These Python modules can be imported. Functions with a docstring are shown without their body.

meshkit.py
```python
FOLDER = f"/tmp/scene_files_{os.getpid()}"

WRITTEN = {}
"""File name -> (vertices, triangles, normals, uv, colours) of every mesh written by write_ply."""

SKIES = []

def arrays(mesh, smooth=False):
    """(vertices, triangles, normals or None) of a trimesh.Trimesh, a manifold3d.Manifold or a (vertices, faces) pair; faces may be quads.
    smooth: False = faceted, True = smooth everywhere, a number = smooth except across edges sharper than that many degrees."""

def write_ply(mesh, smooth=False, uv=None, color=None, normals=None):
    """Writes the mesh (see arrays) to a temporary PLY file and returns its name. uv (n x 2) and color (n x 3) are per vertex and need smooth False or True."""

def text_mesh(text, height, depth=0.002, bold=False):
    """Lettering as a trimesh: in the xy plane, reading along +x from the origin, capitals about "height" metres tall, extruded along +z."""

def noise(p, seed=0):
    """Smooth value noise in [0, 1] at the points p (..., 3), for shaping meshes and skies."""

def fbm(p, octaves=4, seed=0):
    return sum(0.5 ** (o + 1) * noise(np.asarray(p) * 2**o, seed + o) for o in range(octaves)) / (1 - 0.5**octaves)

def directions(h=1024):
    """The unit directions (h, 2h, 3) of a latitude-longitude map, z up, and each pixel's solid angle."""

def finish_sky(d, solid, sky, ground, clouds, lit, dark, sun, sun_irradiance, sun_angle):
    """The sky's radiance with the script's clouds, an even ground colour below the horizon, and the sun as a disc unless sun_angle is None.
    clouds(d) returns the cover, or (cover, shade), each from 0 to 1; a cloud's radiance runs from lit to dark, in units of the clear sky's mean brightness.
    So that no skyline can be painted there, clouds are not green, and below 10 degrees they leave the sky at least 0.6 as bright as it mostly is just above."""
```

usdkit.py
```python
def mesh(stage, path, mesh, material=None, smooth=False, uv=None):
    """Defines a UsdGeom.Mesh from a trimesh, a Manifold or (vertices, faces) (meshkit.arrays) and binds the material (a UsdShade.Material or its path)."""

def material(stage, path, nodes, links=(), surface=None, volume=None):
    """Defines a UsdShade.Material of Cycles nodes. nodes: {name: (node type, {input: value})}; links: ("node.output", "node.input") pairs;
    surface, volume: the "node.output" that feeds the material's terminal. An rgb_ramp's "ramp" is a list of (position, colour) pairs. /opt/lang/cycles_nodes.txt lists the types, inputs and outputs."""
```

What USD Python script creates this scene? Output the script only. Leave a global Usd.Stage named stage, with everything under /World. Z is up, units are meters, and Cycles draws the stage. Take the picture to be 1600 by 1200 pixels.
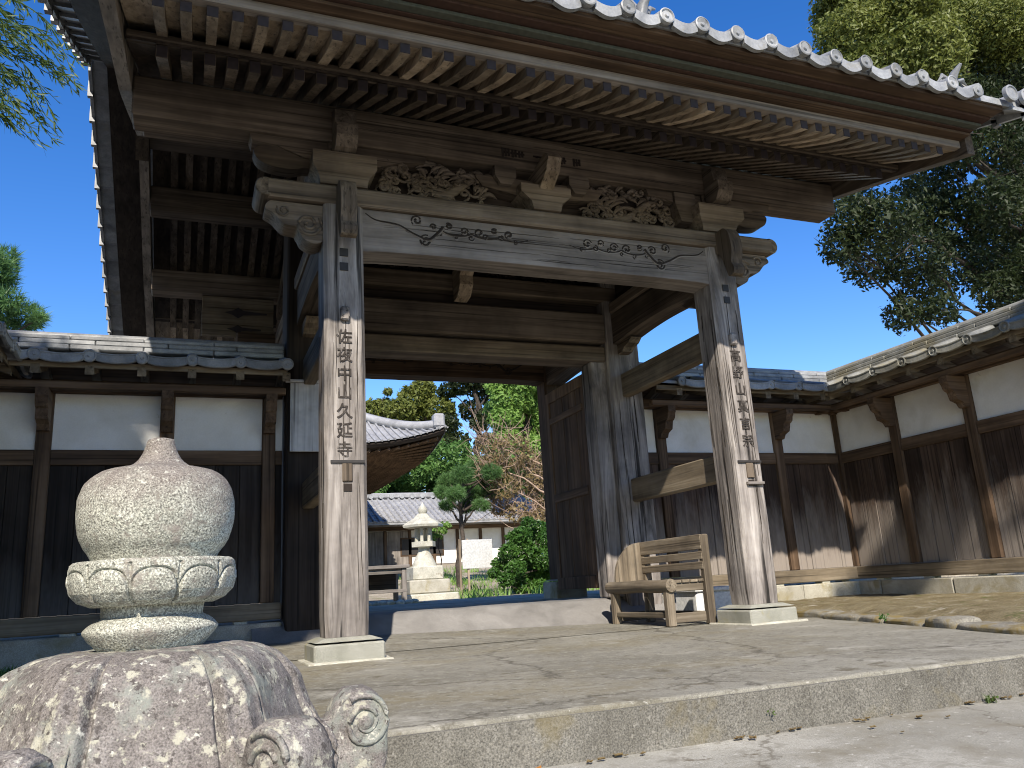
import math
import numpy as np, trimesh
import usdkit, meshkit
from pxr import Usd, UsdGeom, UsdLux, UsdShade, Gf, Sdf
from shapely.geometry import Polygon
from scipy.spatial import ConvexHull

stage = Usd.Stage.CreateInMemory()
UsdGeom.SetStageUpAxis(stage, UsdGeom.Tokens.z)
UsdGeom.SetStageMetersPerUnit(stage, 1.0)
world = UsdGeom.Xform.Define(stage, '/World')
stage.SetDefaultPrim(world.GetPrim())

# ---------------------------------------------------------------- camera, sky, sun, exposure
CAM_POS = np.array([-1.073, -6.102, 0.437])
YAW, PITCH, ROLL, F_PX = 0.3878, 0.2443, -0.0611, 1264.8      # radians; focal length in pixels of a 1600 px wide picture
EXPOSURE = 1.2
SKY_STRENGTH = 0.095
SUN_INTENSITY = 0.86
SUN_DIR = np.array([-0.32, -1.0, 0.855]); SUN_DIR /= np.linalg.norm(SUN_DIR)   # towards the sun

_F = np.array([math.sin(YAW) * math.cos(PITCH), math.cos(YAW) * math.cos(PITCH), math.sin(PITCH)])
_R = np.array([math.cos(YAW), -math.sin(YAW), 0.0]); _U = np.cross(_R, _F)
_R, _U = _R * math.cos(ROLL) + _U * math.sin(ROLL), -_R * math.sin(ROLL) + _U * math.cos(ROLL)
cam = UsdGeom.Camera.Define(stage, '/World/camera')
cam.AddTransformOp().Set(Gf.Matrix4d(*_R, 0, *_U, 0, *(-_F), 0, *CAM_POS, 1))
cam.CreateHorizontalApertureAttr(36.0); cam.CreateVerticalApertureAttr(27.0)
cam.CreateFocalLengthAttr(36.0 * F_PX / 1600.0)
cam.CreateClippingRangeAttr(Gf.Vec2f(0.05, 2000.0))
cam.CreateExposureAttr(EXPOSURE)

elev = math.asin(SUN_DIR[2]); rot = math.atan2(SUN_DIR[0], SUN_DIR[1])
sky_mat = usdkit.material(stage, '/World/Looks/sky_look', {
    'sky': ('sky_texture', {'sky_type': 'single_scattering', 'sun_disc': False, 'sun_elevation': elev, 'sun_rotation': rot,
                            'altitude': 200.0, 'air_density': 1.0, 'aerosol_density': 0.1, 'ozone_density': 1.0}),
    'sat': ('hsv', {'hue': 0.514, 'saturation': 1.42, 'value': 1.0, 'fac': 1.0}),
    'bg': ('background_shader', {'strength': SKY_STRENGTH})},
    [('sky.color', 'sat.color'), ('sat.color', 'bg.color')], surface='bg.background')
dome = UsdLux.DomeLight.Define(stage, '/World/sky')
UsdShade.MaterialBindingAPI.Apply(dome.GetPrim()).Bind(sky_mat)
dome.GetPrim().SetCustomDataByKey('kind', 'structure')
sun = UsdLux.DistantLight.Define(stage, '/World/sun')
sun.CreateIntensityAttr(SUN_INTENSITY); sun.CreateAngleAttr(0.5); sun.CreateNormalizeAttr(True)
sun.CreateColorAttr(Gf.Vec3f(1.0, 0.92, 0.80))
_z = SUN_DIR; _x = np.cross([0, 0, 1.0], _z); _x /= np.linalg.norm(_x); _y = np.cross(_z, _x)
sun.AddTransformOp().Set(Gf.Matrix4d(*_x, 0, *_y, 0, *_z, 0, 0, 0, 30, 1))

# ---------------------------------------------------------------- helpers: names, things, parts
_used = {}
def numbered(parent, name):
    k = parent + '/' + name
    n = _used.get(k, 0); _used[k] = n + 1
    return k if n == 0 else '%s_%03d' % (k, n)

def data(prim, **kw):
    for k, v in kw.items():
        if v:
            prim.SetCustomDataByKey(k, v)

class Thing:
    """A top-level Xform at the thing's base; parts are given in world coordinates."""
    def __init__(self, name, label, category, loc=(0, 0, 0), group=None, kind=None):
        self.path = numbered('/World', name); self.loc = np.array(loc, float)
        x = UsdGeom.Xform.Define(stage, self.path); x.AddTranslateOp().Set(Gf.Vec3d(*map(float, loc)))
        data(x.GetPrim(), label=label, category=category, group=group, kind=kind)
    def part(self, name, mesh, mat, smooth=False, under=None, label=None, kind=None):
        path = numbered(under or self.path, name)
        v, f = mesh
        usdkit.mesh(stage, path, (np.asarray(v, float) - self.loc, f), M(mat), smooth=smooth)
        if label or kind:
            data(stage.GetPrimAtPath(path), label=label, kind=kind)
        return path

def single(name, mesh, mat, label=None, category=None, smooth=False, kind=None, group=None):
    path = numbered('/World', name)
    usdkit.mesh(stage, path, mesh, M(mat), smooth=smooth)
    data(stage.GetPrimAtPath(path), label=label, category=category, kind=kind, group=group)
    return path

# ---------------------------------------------------------------- helpers: shapes
def join(*ms):
    ms = [m for m in ms if m is not None]
    vs, fs, n = [], [], 0
    for v, f in ms:
        v = np.asarray(v, float); f = np.asarray(f, int)
        if f.shape[1] == 4:
            f = np.vstack([f[:, [0, 1, 2]], f[:, [0, 2, 3]]])
        vs.append(v); fs.append(f + n); n += len(v)
    return np.vstack(vs), np.vstack(fs)

def tm(m):
    return np.array(m.vertices), np.array(m.faces)

_sg = np.array([[sx, sy, sz] for sx in (-1, 1) for sy in (-1, 1) for sz in (-1, 1)], float)
_cpts = np.vstack([_sg * (1 - 0.1 * (1 - np.eye(3)[k])) for k in range(3)])
_h = ConvexHull(_cpts)
_cf = np.array([s if np.dot(np.cross(_cpts[s[1]] - _cpts[s[0]], _cpts[s[2]] - _cpts[s[0]]), e[:3]) > 0 else s[::-1] for s, e in zip(_h.simplices, _h.equations)])
_csign = np.tile(_sg, (3, 1)); _caxis = np.repeat(np.arange(3), 8)

def cbox(lo, hi, ch=0.006):
    """A chamfered box between two corners (44 triangles)."""
    lo, hi = np.minimum(lo, hi).astype(float), np.maximum(lo, hi).astype(float)
    c, h = (lo + hi) / 2, (hi - lo) / 2
    ch = min(ch, 0.4 * h.min())
    off = ch * (1 - np.eye(3)[_caxis])
    return c + _csign * (h - off), _cf.copy()

def box(lo, hi):
    lo, hi = np.minimum(lo, hi).astype(float), np.maximum(lo, hi).astype(float)
    v = (lo + hi) / 2 + _sg * (hi - lo) / 2
    f = np.array([[0, 1, 3, 2], [4, 6, 7, 5], [0, 4, 5, 1], [2, 3, 7, 6], [0, 2, 6, 4], [1, 5, 7, 3]])
    return v, np.vstack([f[:, [0, 1, 2]], f[:, [0, 2, 3]]])

def xf(m, R=None, t=(0, 0, 0)):
    v, f = m
    v = np.asarray(v, float)
    if R is not None:
        v = v @ np.asarray(R, float).T
        if np.linalg.det(R) < 0:
            f = np.asarray(f)[:, ::-1]
    return v + np.asarray(t, float), f

def rot_z(a): c, s = math.cos(a), math.sin(a); return np.array([[c, -s, 0], [s, c, 0], [0, 0, 1.0]])
def rot_x(a): c, s = math.cos(a), math.sin(a); return np.array([[1.0, 0, 0], [0, c, -s], [0, s, c]])
def rot_y(a): c, s = math.cos(a), math.sin(a); return np.array([[c, 0, s], [0, 1.0, 0], [-s, 0, c]])

def extrude(poly, d0, d1, plane='yz'):
    """A 2D outline extruded along the axis that is missing from plane ('yz': along x, 'xz': along y, 'xy': along z)."""
    p = poly if isinstance(poly, Polygon) else Polygon(poly)
    if not p.is_valid: p = p.buffer(0)
    if p.geom_type != 'Polygon': p = max(p.geoms, key=lambda g: g.area)
    m = trimesh.creation.extrude_polygon(p, d1 - d0, engine='earcut')
    v = np.array(m.vertices); f = np.array(m.faces)
    a, b, c = v[:, 0], v[:, 1], v[:, 2] + d0
    if plane == 'yz': return np.stack([c, a, b], 1), f
    if plane == 'xz': return np.stack([a, c, b], 1), f[:, ::-1]
    return np.stack([a, b, c], 1), f

def ribbon(path_yz, half_h_lo, half_h_hi, x0, x1):
    """A board that follows a line in the yz plane: below it by lo and above it by hi, between x0 and x1."""
    p = np.asarray(path_yz, float)
    lo = p - np.array([0, 1.0]) * np.broadcast_to(half_h_lo, (len(p),))[:, None]
    hi = p + np.array([0, 1.0]) * np.broadcast_to(half_h_hi, (len(p),))[:, None]
    n = len(p); V = []
    for x in (x0, x1):
        V += [[x, a, b] for a, b in lo] + [[x, a, b] for a, b in hi]
    F = []
    i = lambda s, h, k: s * 2 * n + h * n + k
    for k in range(n - 1):
        F += [[i(0, 0, k), i(0, 1, k), i(0, 1, k + 1), i(0, 0, k + 1)], [i(1, 0, k), i(1, 0, k + 1), i(1, 1, k + 1), i(1, 1, k)],
              [i(0, 0, k), i(0, 0, k + 1), i(1, 0, k + 1), i(1, 0, k)], [i(0, 1, k), i(1, 1, k), i(1, 1, k + 1), i(0, 1, k + 1)]]
    F += [[i(0, 0, 0), i(1, 0, 0), i(1, 1, 0), i(0, 1, 0)], [i(0, 0, n - 1), i(0, 1, n - 1), i(1, 1, n - 1), i(1, 0, n - 1)]]
    V = np.array(V, float); F = np.array(F); F = np.vstack([F[:, [0, 1, 2]], F[:, [0, 2, 3]]])
    m = trimesh.Trimesh(V, F, process=False); trimesh.repair.fix_normals(m)
    return tm(m)

def tube(points, radii, sides=6, closed_ends=True):
    p = np.asarray(points, float); t = np.gradient(p, axis=0)
    t /= np.linalg.norm(t, axis=1, keepdims=True) + 1e-12
    up = np.array([0, 0, 1.0]) if abs(t[:, 2]).mean() < 0.8 else np.array([1.0, 0, 0])
    a = np.cross(t, up); a /= np.linalg.norm(a, axis=1, keepdims=True) + 1e-12
    b = np.cross(t, a); ang = np.arange(sides) * 2 * np.pi / sides
    r = np.broadcast_to(radii, (len(p),))
    v = (p[:, None] + r[:, None, None] * (np.cos(ang)[None, :, None] * a[:, None] + np.sin(ang)[None, :, None] * b[:, None])).reshape(-1, 3)
    i, j = np.meshgrid(np.arange(len(p) - 1), np.arange(sides), indexing='ij')
    q = np.stack([i * sides + j, i * sides + (j + 1) % sides, (i + 1) * sides + (j + 1) % sides, (i + 1) * sides + j], -1).reshape(-1, 4)
    f = np.vstack([q[:, [0, 1, 2]], q[:, [0, 2, 3]]])
    if closed_ends:
        n = len(v); v = np.vstack([v, p[0], p[-1]]); k = np.arange(sides); l = (len(p) - 1) * sides
        f = np.vstack([f, np.stack([(k + 1) % sides, k, np.full(sides, n)], 1), np.stack([l + k, l + (k + 1) % sides, np.full(sides, n + 1)], 1)])
    return v, f

def lathe(profile, sides=32, center=(0, 0, 0)):
    """Revolves (r, z) pairs, listed from the bottom up."""
    p = np.asarray(profile, float); th = np.arange(sides) * 2 * np.pi / sides
    v = np.stack([p[:, 0][:, None] * np.cos(th), p[:, 0][:, None] * np.sin(th), np.broadcast_to(p[:, 1][:, None], (len(p), sides))], -1).reshape(-1, 3)
    i, j = np.meshgrid(np.arange(len(p) - 1), np.arange(sides), indexing='ij')
    q = np.stack([i * sides + j, i * sides + (j + 1) % sides, (i + 1) * sides + (j + 1) % sides, (i + 1) * sides + j], -1).reshape(-1, 4)
    f = np.vstack([q[:, [0, 1, 2]], q[:, [0, 2, 3]]])
    n = len(v); v = np.vstack([v, [0, 0, p[0, 1]], [0, 0, p[-1, 1]]]); k = np.arange(sides); l = (len(p) - 1) * sides
    f = np.vstack([f, np.stack([(k + 1) % sides, k, np.full(sides, n)], 1), np.stack([l + k, l + (k + 1) % sides, np.full(sides, n + 1)], 1)])
    return v + np.asarray(center, float), f

def smooth_line(pts, n=40):
    from scipy.interpolate import PchipInterpolator
    p = np.asarray(pts, float); t = np.r_[0, np.cumsum(np.linalg.norm(np.diff(p, axis=0), axis=1))]
    s = np.linspace(0, t[-1], n)
    return np.stack([PchipInterpolator(t, p[:, k])(s) for k in range(p.shape[1])], 1)

def spiral(c, R, turns, hand=1, start=0.0, n=18, shrink=0.18):
    s = np.linspace(0, 1, n); a = start + hand * turns * 2 * np.pi * s; r = R * (1 - (1 - shrink) * s)
    return np.stack([c[0] + r * np.cos(a), c[1] + r * np.sin(a)], 1)

def wob(m, amp, scale, seed=0, axes=(1, 1, 1)):
    v, f = m; v = np.asarray(v, float)
    d = np.stack([meshkit.fbm(v * scale + 17.3 * k + 5, 3, seed + k) - 0.5 for k in range(3)], 1)
    return v + 2 * amp * d * np.asarray(axes), f

# ---------------------------------------------------------------- materials
_mats = {}
def M(name):
    return _mats[name]

def wood(name, dark, mid, light, axis, along=0.55, across=15.0, crack=0.55, rough=0.8, vary=0.35, bump=0.35, stain=(0.0, (0, 0, 0)), warp=0.5):
    sc = [across, across, across]; sc['xyz'.index(axis)] = along
    sc2 = [across * 2.6] * 3; sc2['xyz'.index(axis)] = along * 0.7
    nodes = {'g': ('geometry', {}), 'o': ('object_info', {}),
             'rv': ('vector_math', {'math_type': 'scale', 'vector1': (37.0, 53.0, 71.0)}),
             'ad': ('vector_math', {'math_type': 'add'}),
             'm1': ('mapping', {'mapping_type': 'point', 'scale': sc}), 'm2': ('mapping', {'mapping_type': 'point', 'scale': sc2}),
             'n1': ('noise_texture', {'scale': 1.0, 'detail': 6.0, 'roughness': 0.65, 'distortion': warp}),
             'n2': ('noise_texture', {'scale': 1.0, 'detail': 3.0, 'roughness': 0.6, 'distortion': 0.2}),
             'n3': ('noise_texture', {'scale': 1.7, 'detail': 5.0, 'roughness': 0.65}),
             'r1': ('rgb_ramp', {'ramp': [(0.28, dark), (0.5, mid), (0.74, light)]}),
             'r2': ('rgb_ramp', {'ramp': [(0.33, (1 - crack,) * 3), (0.43, (1, 1, 1))]}),
             'r3': ('rgb_ramp', {'ramp': [(0.28, (0.52, 0.51, 0.51)), (0.5, (0.92, 0.90, 0.88)), (0.7, (1.18, 1.17, 1.16))]}),
             'mul': ('mix', {'mix_type': 'multiply', 'fac': 1.0}), 'mul2': ('mix', {'mix_type': 'multiply', 'fac': 1.0}),
             'v': ('map_range', {'from_min': 0.0, 'from_max': 1.0, 'to_min': 1 - vary, 'to_max': 1 + vary * 0.7}),
             'hs': ('hsv', {'hue': 0.5, 'saturation': 1.0, 'fac': 1.0}),
             'hm': ('math', {'math_type': 'multiply', 'value2': 0.6}), 'ha': ('math', {'math_type': 'add'}),
             'b': ('bump', {'strength': bump, 'distance': 0.012}),
             'p': ('principled_bsdf', {'roughness': rough, 'specular_ior_level': 0.25})}
    links = [('o.random', 'rv.scale'), ('g.position', 'ad.vector1'), ('rv.vector', 'ad.vector2'), ('ad.vector', 'm1.vector'), ('ad.vector', 'm2.vector'),
             ('m1.vector', 'n1.vector'), ('m2.vector', 'n2.vector'), ('ad.vector', 'n3.vector'), ('n1.fac', 'r1.fac'), ('n2.fac', 'r2.fac'), ('n3.fac', 'r3.fac'),
             ('r1.color', 'mul.color1'), ('r2.color', 'mul.color2'), ('mul.color', 'mul2.color1'), ('r3.color', 'mul2.color2'),
             ('o.random', 'v.value'), ('v.result', 'hs.value'), ('mul2.color', 'hs.color'),
             ('n2.fac', 'hm.value1'), ('n1.fac', 'ha.value1'), ('hm.value', 'ha.value2'), ('ha.value', 'b.height'), ('b.normal', 'p.normal')]
    if stain[0] > 0:       # bleached and worn towards the foot of the board: (top of the worn zone, colour)
        nodes.update({'sx': ('separate_xyz', {}), 'ns': ('noise_texture', {'scale': 1.0, 'detail': 5.0, 'roughness': 0.7}),
                      'ms': ('mapping', {'mapping_type': 'point', 'scale': (5.0, 5.0, 1.2)}),
                      'ws': ('math', {'math_type': 'multiply_add', 'value2': 1.5, 'value3': -0.75}), 'as': ('math', {'math_type': 'add'}),
                      'zr': ('map_range', {'from_min': stain[0] - 0.35, 'from_max': stain[0] + 0.35, 'to_min': 1.0, 'to_max': 0.0, 'clamp': True}),
                      'wm': ('mix', {'mix_type': 'mix', 'color2': stain[1]}), 'wm2': ('mix', {'mix_type': 'multiply', 'fac': 0.85})})
        links += [('g.position', 'sx.vector'), ('ad.vector', 'ms.vector'), ('ms.vector', 'ns.vector'), ('ns.fac', 'ws.value1'), ('ws.value', 'as.value1'), ('sx.z', 'as.value2'),
                  ('as.value', 'zr.value'), ('zr.result', 'wm.fac'), ('hs.color', 'wm.color1'), ('wm.color', 'wm2.color1'), ('r2.color', 'wm2.color2'), ('wm2.color', 'p.base_color')]
    else:
        links.append(('hs.color', 'p.base_color'))
    _mats[name] = usdkit.material(stage, '/World/Looks/' + name, nodes, links, surface='p.BSDF')

def wood3(name, *a, **k):
    for ax in 'xyz':
        wood(name + '_' + ax, *a, axis=ax, **k)

def speckle(name, ramp, scale=9.0, fine=140.0, patches=None, rough=0.85, bump=0.3, dist=0.01, spec=0.25, fine_amt=0.35, vary=0.0, warp=0.6, top=None, cracks=None):
    """Stone, plaster, concrete, tile: broad tone from noise, fine grain, patches = [(scale, threshold, softness, colour)]."""
    nodes = {'g': ('geometry', {}), 'o': ('object_info', {}), 'n1': ('noise_texture', {'scale': scale, 'detail': 7.0, 'roughness': 0.62, 'distortion': 0.3}),
             'n2': ('noise_texture', {'scale': fine, 'detail': 2.0, 'roughness': 0.7}),
             'r1': ('rgb_ramp', {'ramp': ramp}), 'r2': ('rgb_ramp', {'ramp': [(0.3, (1 - fine_amt,) * 3), (0.7, (1 + fine_amt,) * 3)]}),
             'mul': ('mix', {'mix_type': 'multiply', 'fac': 1.0}),
             'v': ('map_range', {'from_min': 0.0, 'from_max': 1.0, 'to_min': 1 - vary, 'to_max': 1 + vary}),
             'hs': ('hsv', {'hue': 0.5, 'saturation': 1.0, 'fac': 1.0}),
             'hm': ('math', {'math_type': 'multiply', 'value2': 0.35}), 'ha': ('math', {'math_type': 'add'}),
             'b': ('bump', {'strength': bump, 'distance': dist}), 'p': ('principled_bsdf', {'roughness': rough, 'specular_ior_level': spec})}
    links = [('g.position', 'n1.vector'), ('g.position', 'n2.vector'), ('n1.fac', 'r1.fac'), ('n2.fac', 'r2.fac'), ('r1.color', 'mul.color1'), ('r2.color', 'mul.color2'),
             ('o.random', 'v.value'), ('v.result', 'hs.value'), ('mul.color', 'hs.color'),
             ('n2.fac', 'hm.value1'), ('n1.fac', 'ha.value1'), ('hm.value', 'ha.value2'), ('ha.value', 'b.height'), ('b.normal', 'p.normal')]
    last = 'hs.color'
    if top:               # weathered brown crown: (height, softness, colour), broken up by noise
        nodes.update({'tx': ('separate_xyz', {}), 'tn': ('noise_texture', {'scale': 16.0, 'detail': 6.0, 'roughness': 0.7}), 'tm': ('math', {'math_type': 'multiply_add', 'value2': 0.22, 'value3': -0.11}),
                      'ta': ('math', {'math_type': 'add'}), 'tr': ('map_range', {'from_min': top[0] - top[1], 'from_max': top[0] + top[1], 'to_min': 0.0, 'to_max': 0.85, 'clamp': True}),
                      'tk': ('mix', {'mix_type': 'mix', 'color2': top[2]}), 'tf': ('mix', {'mix_type': 'multiply', 'fac': 0.8})})
        links += [('g.position', 'tx.vector'), ('g.position', 'tn.vector'), ('tn.fac', 'tm.value1'), ('tm.value', 'ta.value1'), ('tx.z', 'ta.value2'), ('ta.value', 'tr.value'), ('tr.result', 'tk.fac'),
                  (last, 'tk.color1'), ('tk.color', 'tf.color1'), ('r2.color', 'tf.color2')]
        last = 'tf.color'
    for k, (sc, th, soft, col) in enumerate(patches or []):
        nodes['pn%d' % k] = ('noise_texture', {'scale': sc, 'detail': 6.0, 'roughness': 0.68, 'distortion': warp})
        nodes['pv%d' % k] = ('vector_math', {'math_type': 'add', 'vector2': (13.1 * (k + 1), 7.7 * k, 3.3)})
        nodes['pr%d' % k] = ('rgb_ramp', {'ramp': [(th - soft, (0, 0, 0)), (th + soft, (1, 1, 1))]})
        nodes['pm%d' % k] = ('mix', {'mix_type': 'mix', 'color2': col})
        nodes['pk%d' % k] = ('rgb_to_bw', {})
        links += [('g.position', 'pv%d.vector1' % k), ('pv%d.vector' % k, 'pn%d.vector' % k), ('pn%d.fac' % k, 'pr%d.fac' % k), ('pr%d.color' % k, 'pk%d.color' % k),
                  ('pk%d.val' % k, 'pm%d.fac' % k), (last, 'pm%d.color1' % k)]
        last = 'pm%d.color' % k
    if cracks:            # (cell scale, half width, colour): thin wandering cracks between broad cells
        nodes.update({'cn': ('noise_texture', {'scale': 2.2, 'detail': 6.0, 'roughness': 0.7}), 'cs': ('vector_math', {'math_type': 'scale', 'scale': 0.55}), 'ca': ('vector_math', {'math_type': 'add'}),
                      'cf': ('vector_math', {'math_type': 'multiply', 'vector2': (1.0, 1.0, 0.0)}), 'cv': ('voronoi_texture', {'feature': 'distance_to_edge', 'scale': cracks[0]}),
                      'cr': ('map_range', {'from_min': 0.0, 'from_max': cracks[1], 'to_min': 0.75, 'to_max': 0.0, 'clamp': True}), 'cm': ('mix', {'mix_type': 'mix', 'color2': cracks[2]})})
        links += [('g.position', 'cn.vector'), ('cn.color', 'cs.vector1'), ('g.position', 'ca.vector1'), ('cs.vector', 'ca.vector2'), ('ca.vector', 'cf.vector1'), ('cf.vector', 'cv.vector'),
                  ('cv.distance', 'cr.value'), ('cr.result', 'cm.fac'), (last, 'cm.color1')]
        last = 'cm.color'
    links.append((last, 'p.base_color'))
    _mats[name] = usdkit.material(stage, '/World/Looks/' + name, nodes, links, surface='p.BSDF')

def plain(name, color, rough=0.7, spec=0.3):
    _mats[name] = usdkit.material(stage, '/World/Looks/' + name, {'g': ('geometry', {}), 'n': ('noise_texture', {'scale': 30.0, 'detail': 4.0}),
        'r': ('rgb_ramp', {'ramp': [(0.3, tuple(0.8 * c for c in color)), (0.7, tuple(1.15 * c for c in color))]}),
        'p': ('principled_bsdf', {'roughness': rough, 'specular_ior_level': spec})}, [('g.position', 'n.vector'), ('n.fac', 'r.fac'), ('r.color', 'p.base_color')], surface='p.BSDF')

def leaves(name, ramp, scale=0.9, trans=0.35, rough=0.5):
    _mats[name] = usdkit.material(stage, '/World/Looks/' + name, {'g': ('geometry', {}), 'n': ('noise_texture', {'scale': scale, 'detail': 3.0}),
        'is': ('mix_float', {'fac': 0.55}), 'r': ('rgb_ramp', {'ramp': ramp}),
        'p': ('principled_bsdf', {'roughness': rough, 'specular_ior_level': 0.35}), 't': ('translucent_bsdf', {}), 'mx': ('mix_closure', {'fac': trans})},
        [('g.position', 'n.vector'), ('n.fac', 'is.a'), ('g.random_per_island', 'is.b'), ('is.result', 'r.fac'), ('r.color', 'p.base_color'), ('r.color', 't.color'),
         ('p.BSDF', 'mx.closure1'), ('t.BSDF', 'mx.closure2')], surface='mx.closure')

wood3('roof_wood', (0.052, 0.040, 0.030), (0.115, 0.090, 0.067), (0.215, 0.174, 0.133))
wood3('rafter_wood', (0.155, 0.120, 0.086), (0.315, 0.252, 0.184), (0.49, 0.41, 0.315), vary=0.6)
wood3('bracket_wood', (0.070, 0.056, 0.043), (0.155, 0.126, 0.097), (0.265, 0.223, 0.178), vary=0.2, bump=0.6)
wood3('fascia_wood', (0.13, 0.112, 0.094), (0.235, 0.205, 0.175), (0.35, 0.31, 0.268), vary=0.1)
wood3('pillar_wood', (0.070, 0.062, 0.056), (0.24, 0.218, 0.202), (0.48, 0.448, 0.42), across=8.0, along=0.8, vary=0.1, bump=0.9, crack=0.85, warp=1.3)
wood3('grey_beam', (0.095, 0.085, 0.076), (0.20, 0.18, 0.162), (0.32, 0.292, 0.265), vary=0.12, bump=0.7, crack=0.7, across=11.0)
wood3('rail_wood', (0.095, 0.074, 0.050), (0.20, 0.163, 0.115), (0.32, 0.268, 0.195), vary=0.15)
wood3('bench_wood', (0.075, 0.060, 0.045), (0.165, 0.135, 0.098), (0.30, 0.258, 0.198), vary=0.35, across=22.0)
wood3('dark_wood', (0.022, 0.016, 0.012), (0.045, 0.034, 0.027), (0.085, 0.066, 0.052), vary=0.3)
wood3('wall_wood', (0.048, 0.030, 0.018), (0.115, 0.074, 0.046), (0.20, 0.137, 0.09), vary=0.2)
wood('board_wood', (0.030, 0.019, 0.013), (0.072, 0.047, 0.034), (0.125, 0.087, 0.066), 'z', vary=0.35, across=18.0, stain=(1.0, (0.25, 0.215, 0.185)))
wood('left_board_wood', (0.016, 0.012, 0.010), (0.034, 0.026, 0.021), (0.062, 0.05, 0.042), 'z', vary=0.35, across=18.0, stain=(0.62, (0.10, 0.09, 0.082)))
wood3('notice_wood', (0.42, 0.42, 0.42), (0.56, 0.56, 0.56), (0.66, 0.66, 0.65), vary=0.05)
plain('rafter_end_dark', (0.04, 0.032, 0.034), 0.7)
plain('ink', (0.035, 0.028, 0.024), 0.8, 0.1)
_mats['faded_ink'] = usdkit.material(stage, '/World/Looks/faded_ink', {'g': ('geometry', {}), 'm': ('mapping', {'mapping_type': 'point', 'scale': (42.0, 42.0, 9.0)}), 'n': ('noise_texture', {'scale': 1.0, 'detail': 5.0, 'roughness': 0.7}),
    'r': ('rgb_ramp', {'ramp': [(0.36, (0.032, 0.027, 0.024)), (0.55, (0.058, 0.050, 0.045)), (0.66, (0.20, 0.18, 0.165))]}), 'p': ('principled_bsdf', {'roughness': 0.9, 'specular_ior_level': 0.1})},
    [('g.position', 'm.vector'), ('m.vector', 'n.vector'), ('n.fac', 'r.fac'), ('r.color', 'p.base_color')], surface='p.BSDF')
plain('carved_line', (0.042, 0.035, 0.030), 0.85, 0.1)
plain('split_wood', (0.045, 0.038, 0.032), 0.9, 0.1)
plain('iron', (0.03, 0.026, 0.024), 0.6, 0.4)
plain('red_paint', (0.062, 0.036, 0.027), 0.8, 0.15)
plain('green_paint', (0.078, 0.083, 0.066), 0.8, 0.15)
plain('white_plastic', (0.72, 0.72, 0.70), 0.45)
plain('sign_white', (0.50, 0.50, 0.485), 0.6)
speckle('plaster', [(0.3, (0.66, 0.63, 0.57)), (0.6, (0.79, 0.77, 0.73))], scale=2.2, fine=90.0, fine_amt=0.04, bump=0.08, patches=[(1.3, 0.66, 0.08, (0.60, 0.56, 0.48)), (5.0, 0.70, 0.03, (0.50, 0.46, 0.38)), (22.0, 0.755, 0.012, (0.30, 0.26, 0.20))])
speckle('tile', [(0.3, (0.145, 0.15, 0.155)), (0.65, (0.30, 0.305, 0.31))], scale=6.0, fine=60.0, fine_amt=0.12, rough=0.45, spec=0.45, bump=0.15, vary=0.3, patches=[(3.0, 0.66, 0.06, (0.22, 0.20, 0.15))])
speckle('mossy_tile', [(0.3, (0.13, 0.13, 0.118)), (0.65, (0.26, 0.258, 0.235))], scale=6.0, fine=60.0, fine_amt=0.15, rough=0.6, bump=0.15, vary=0.15, patches=[(2.0, 0.58, 0.1, (0.18, 0.158, 0.10))])
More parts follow.
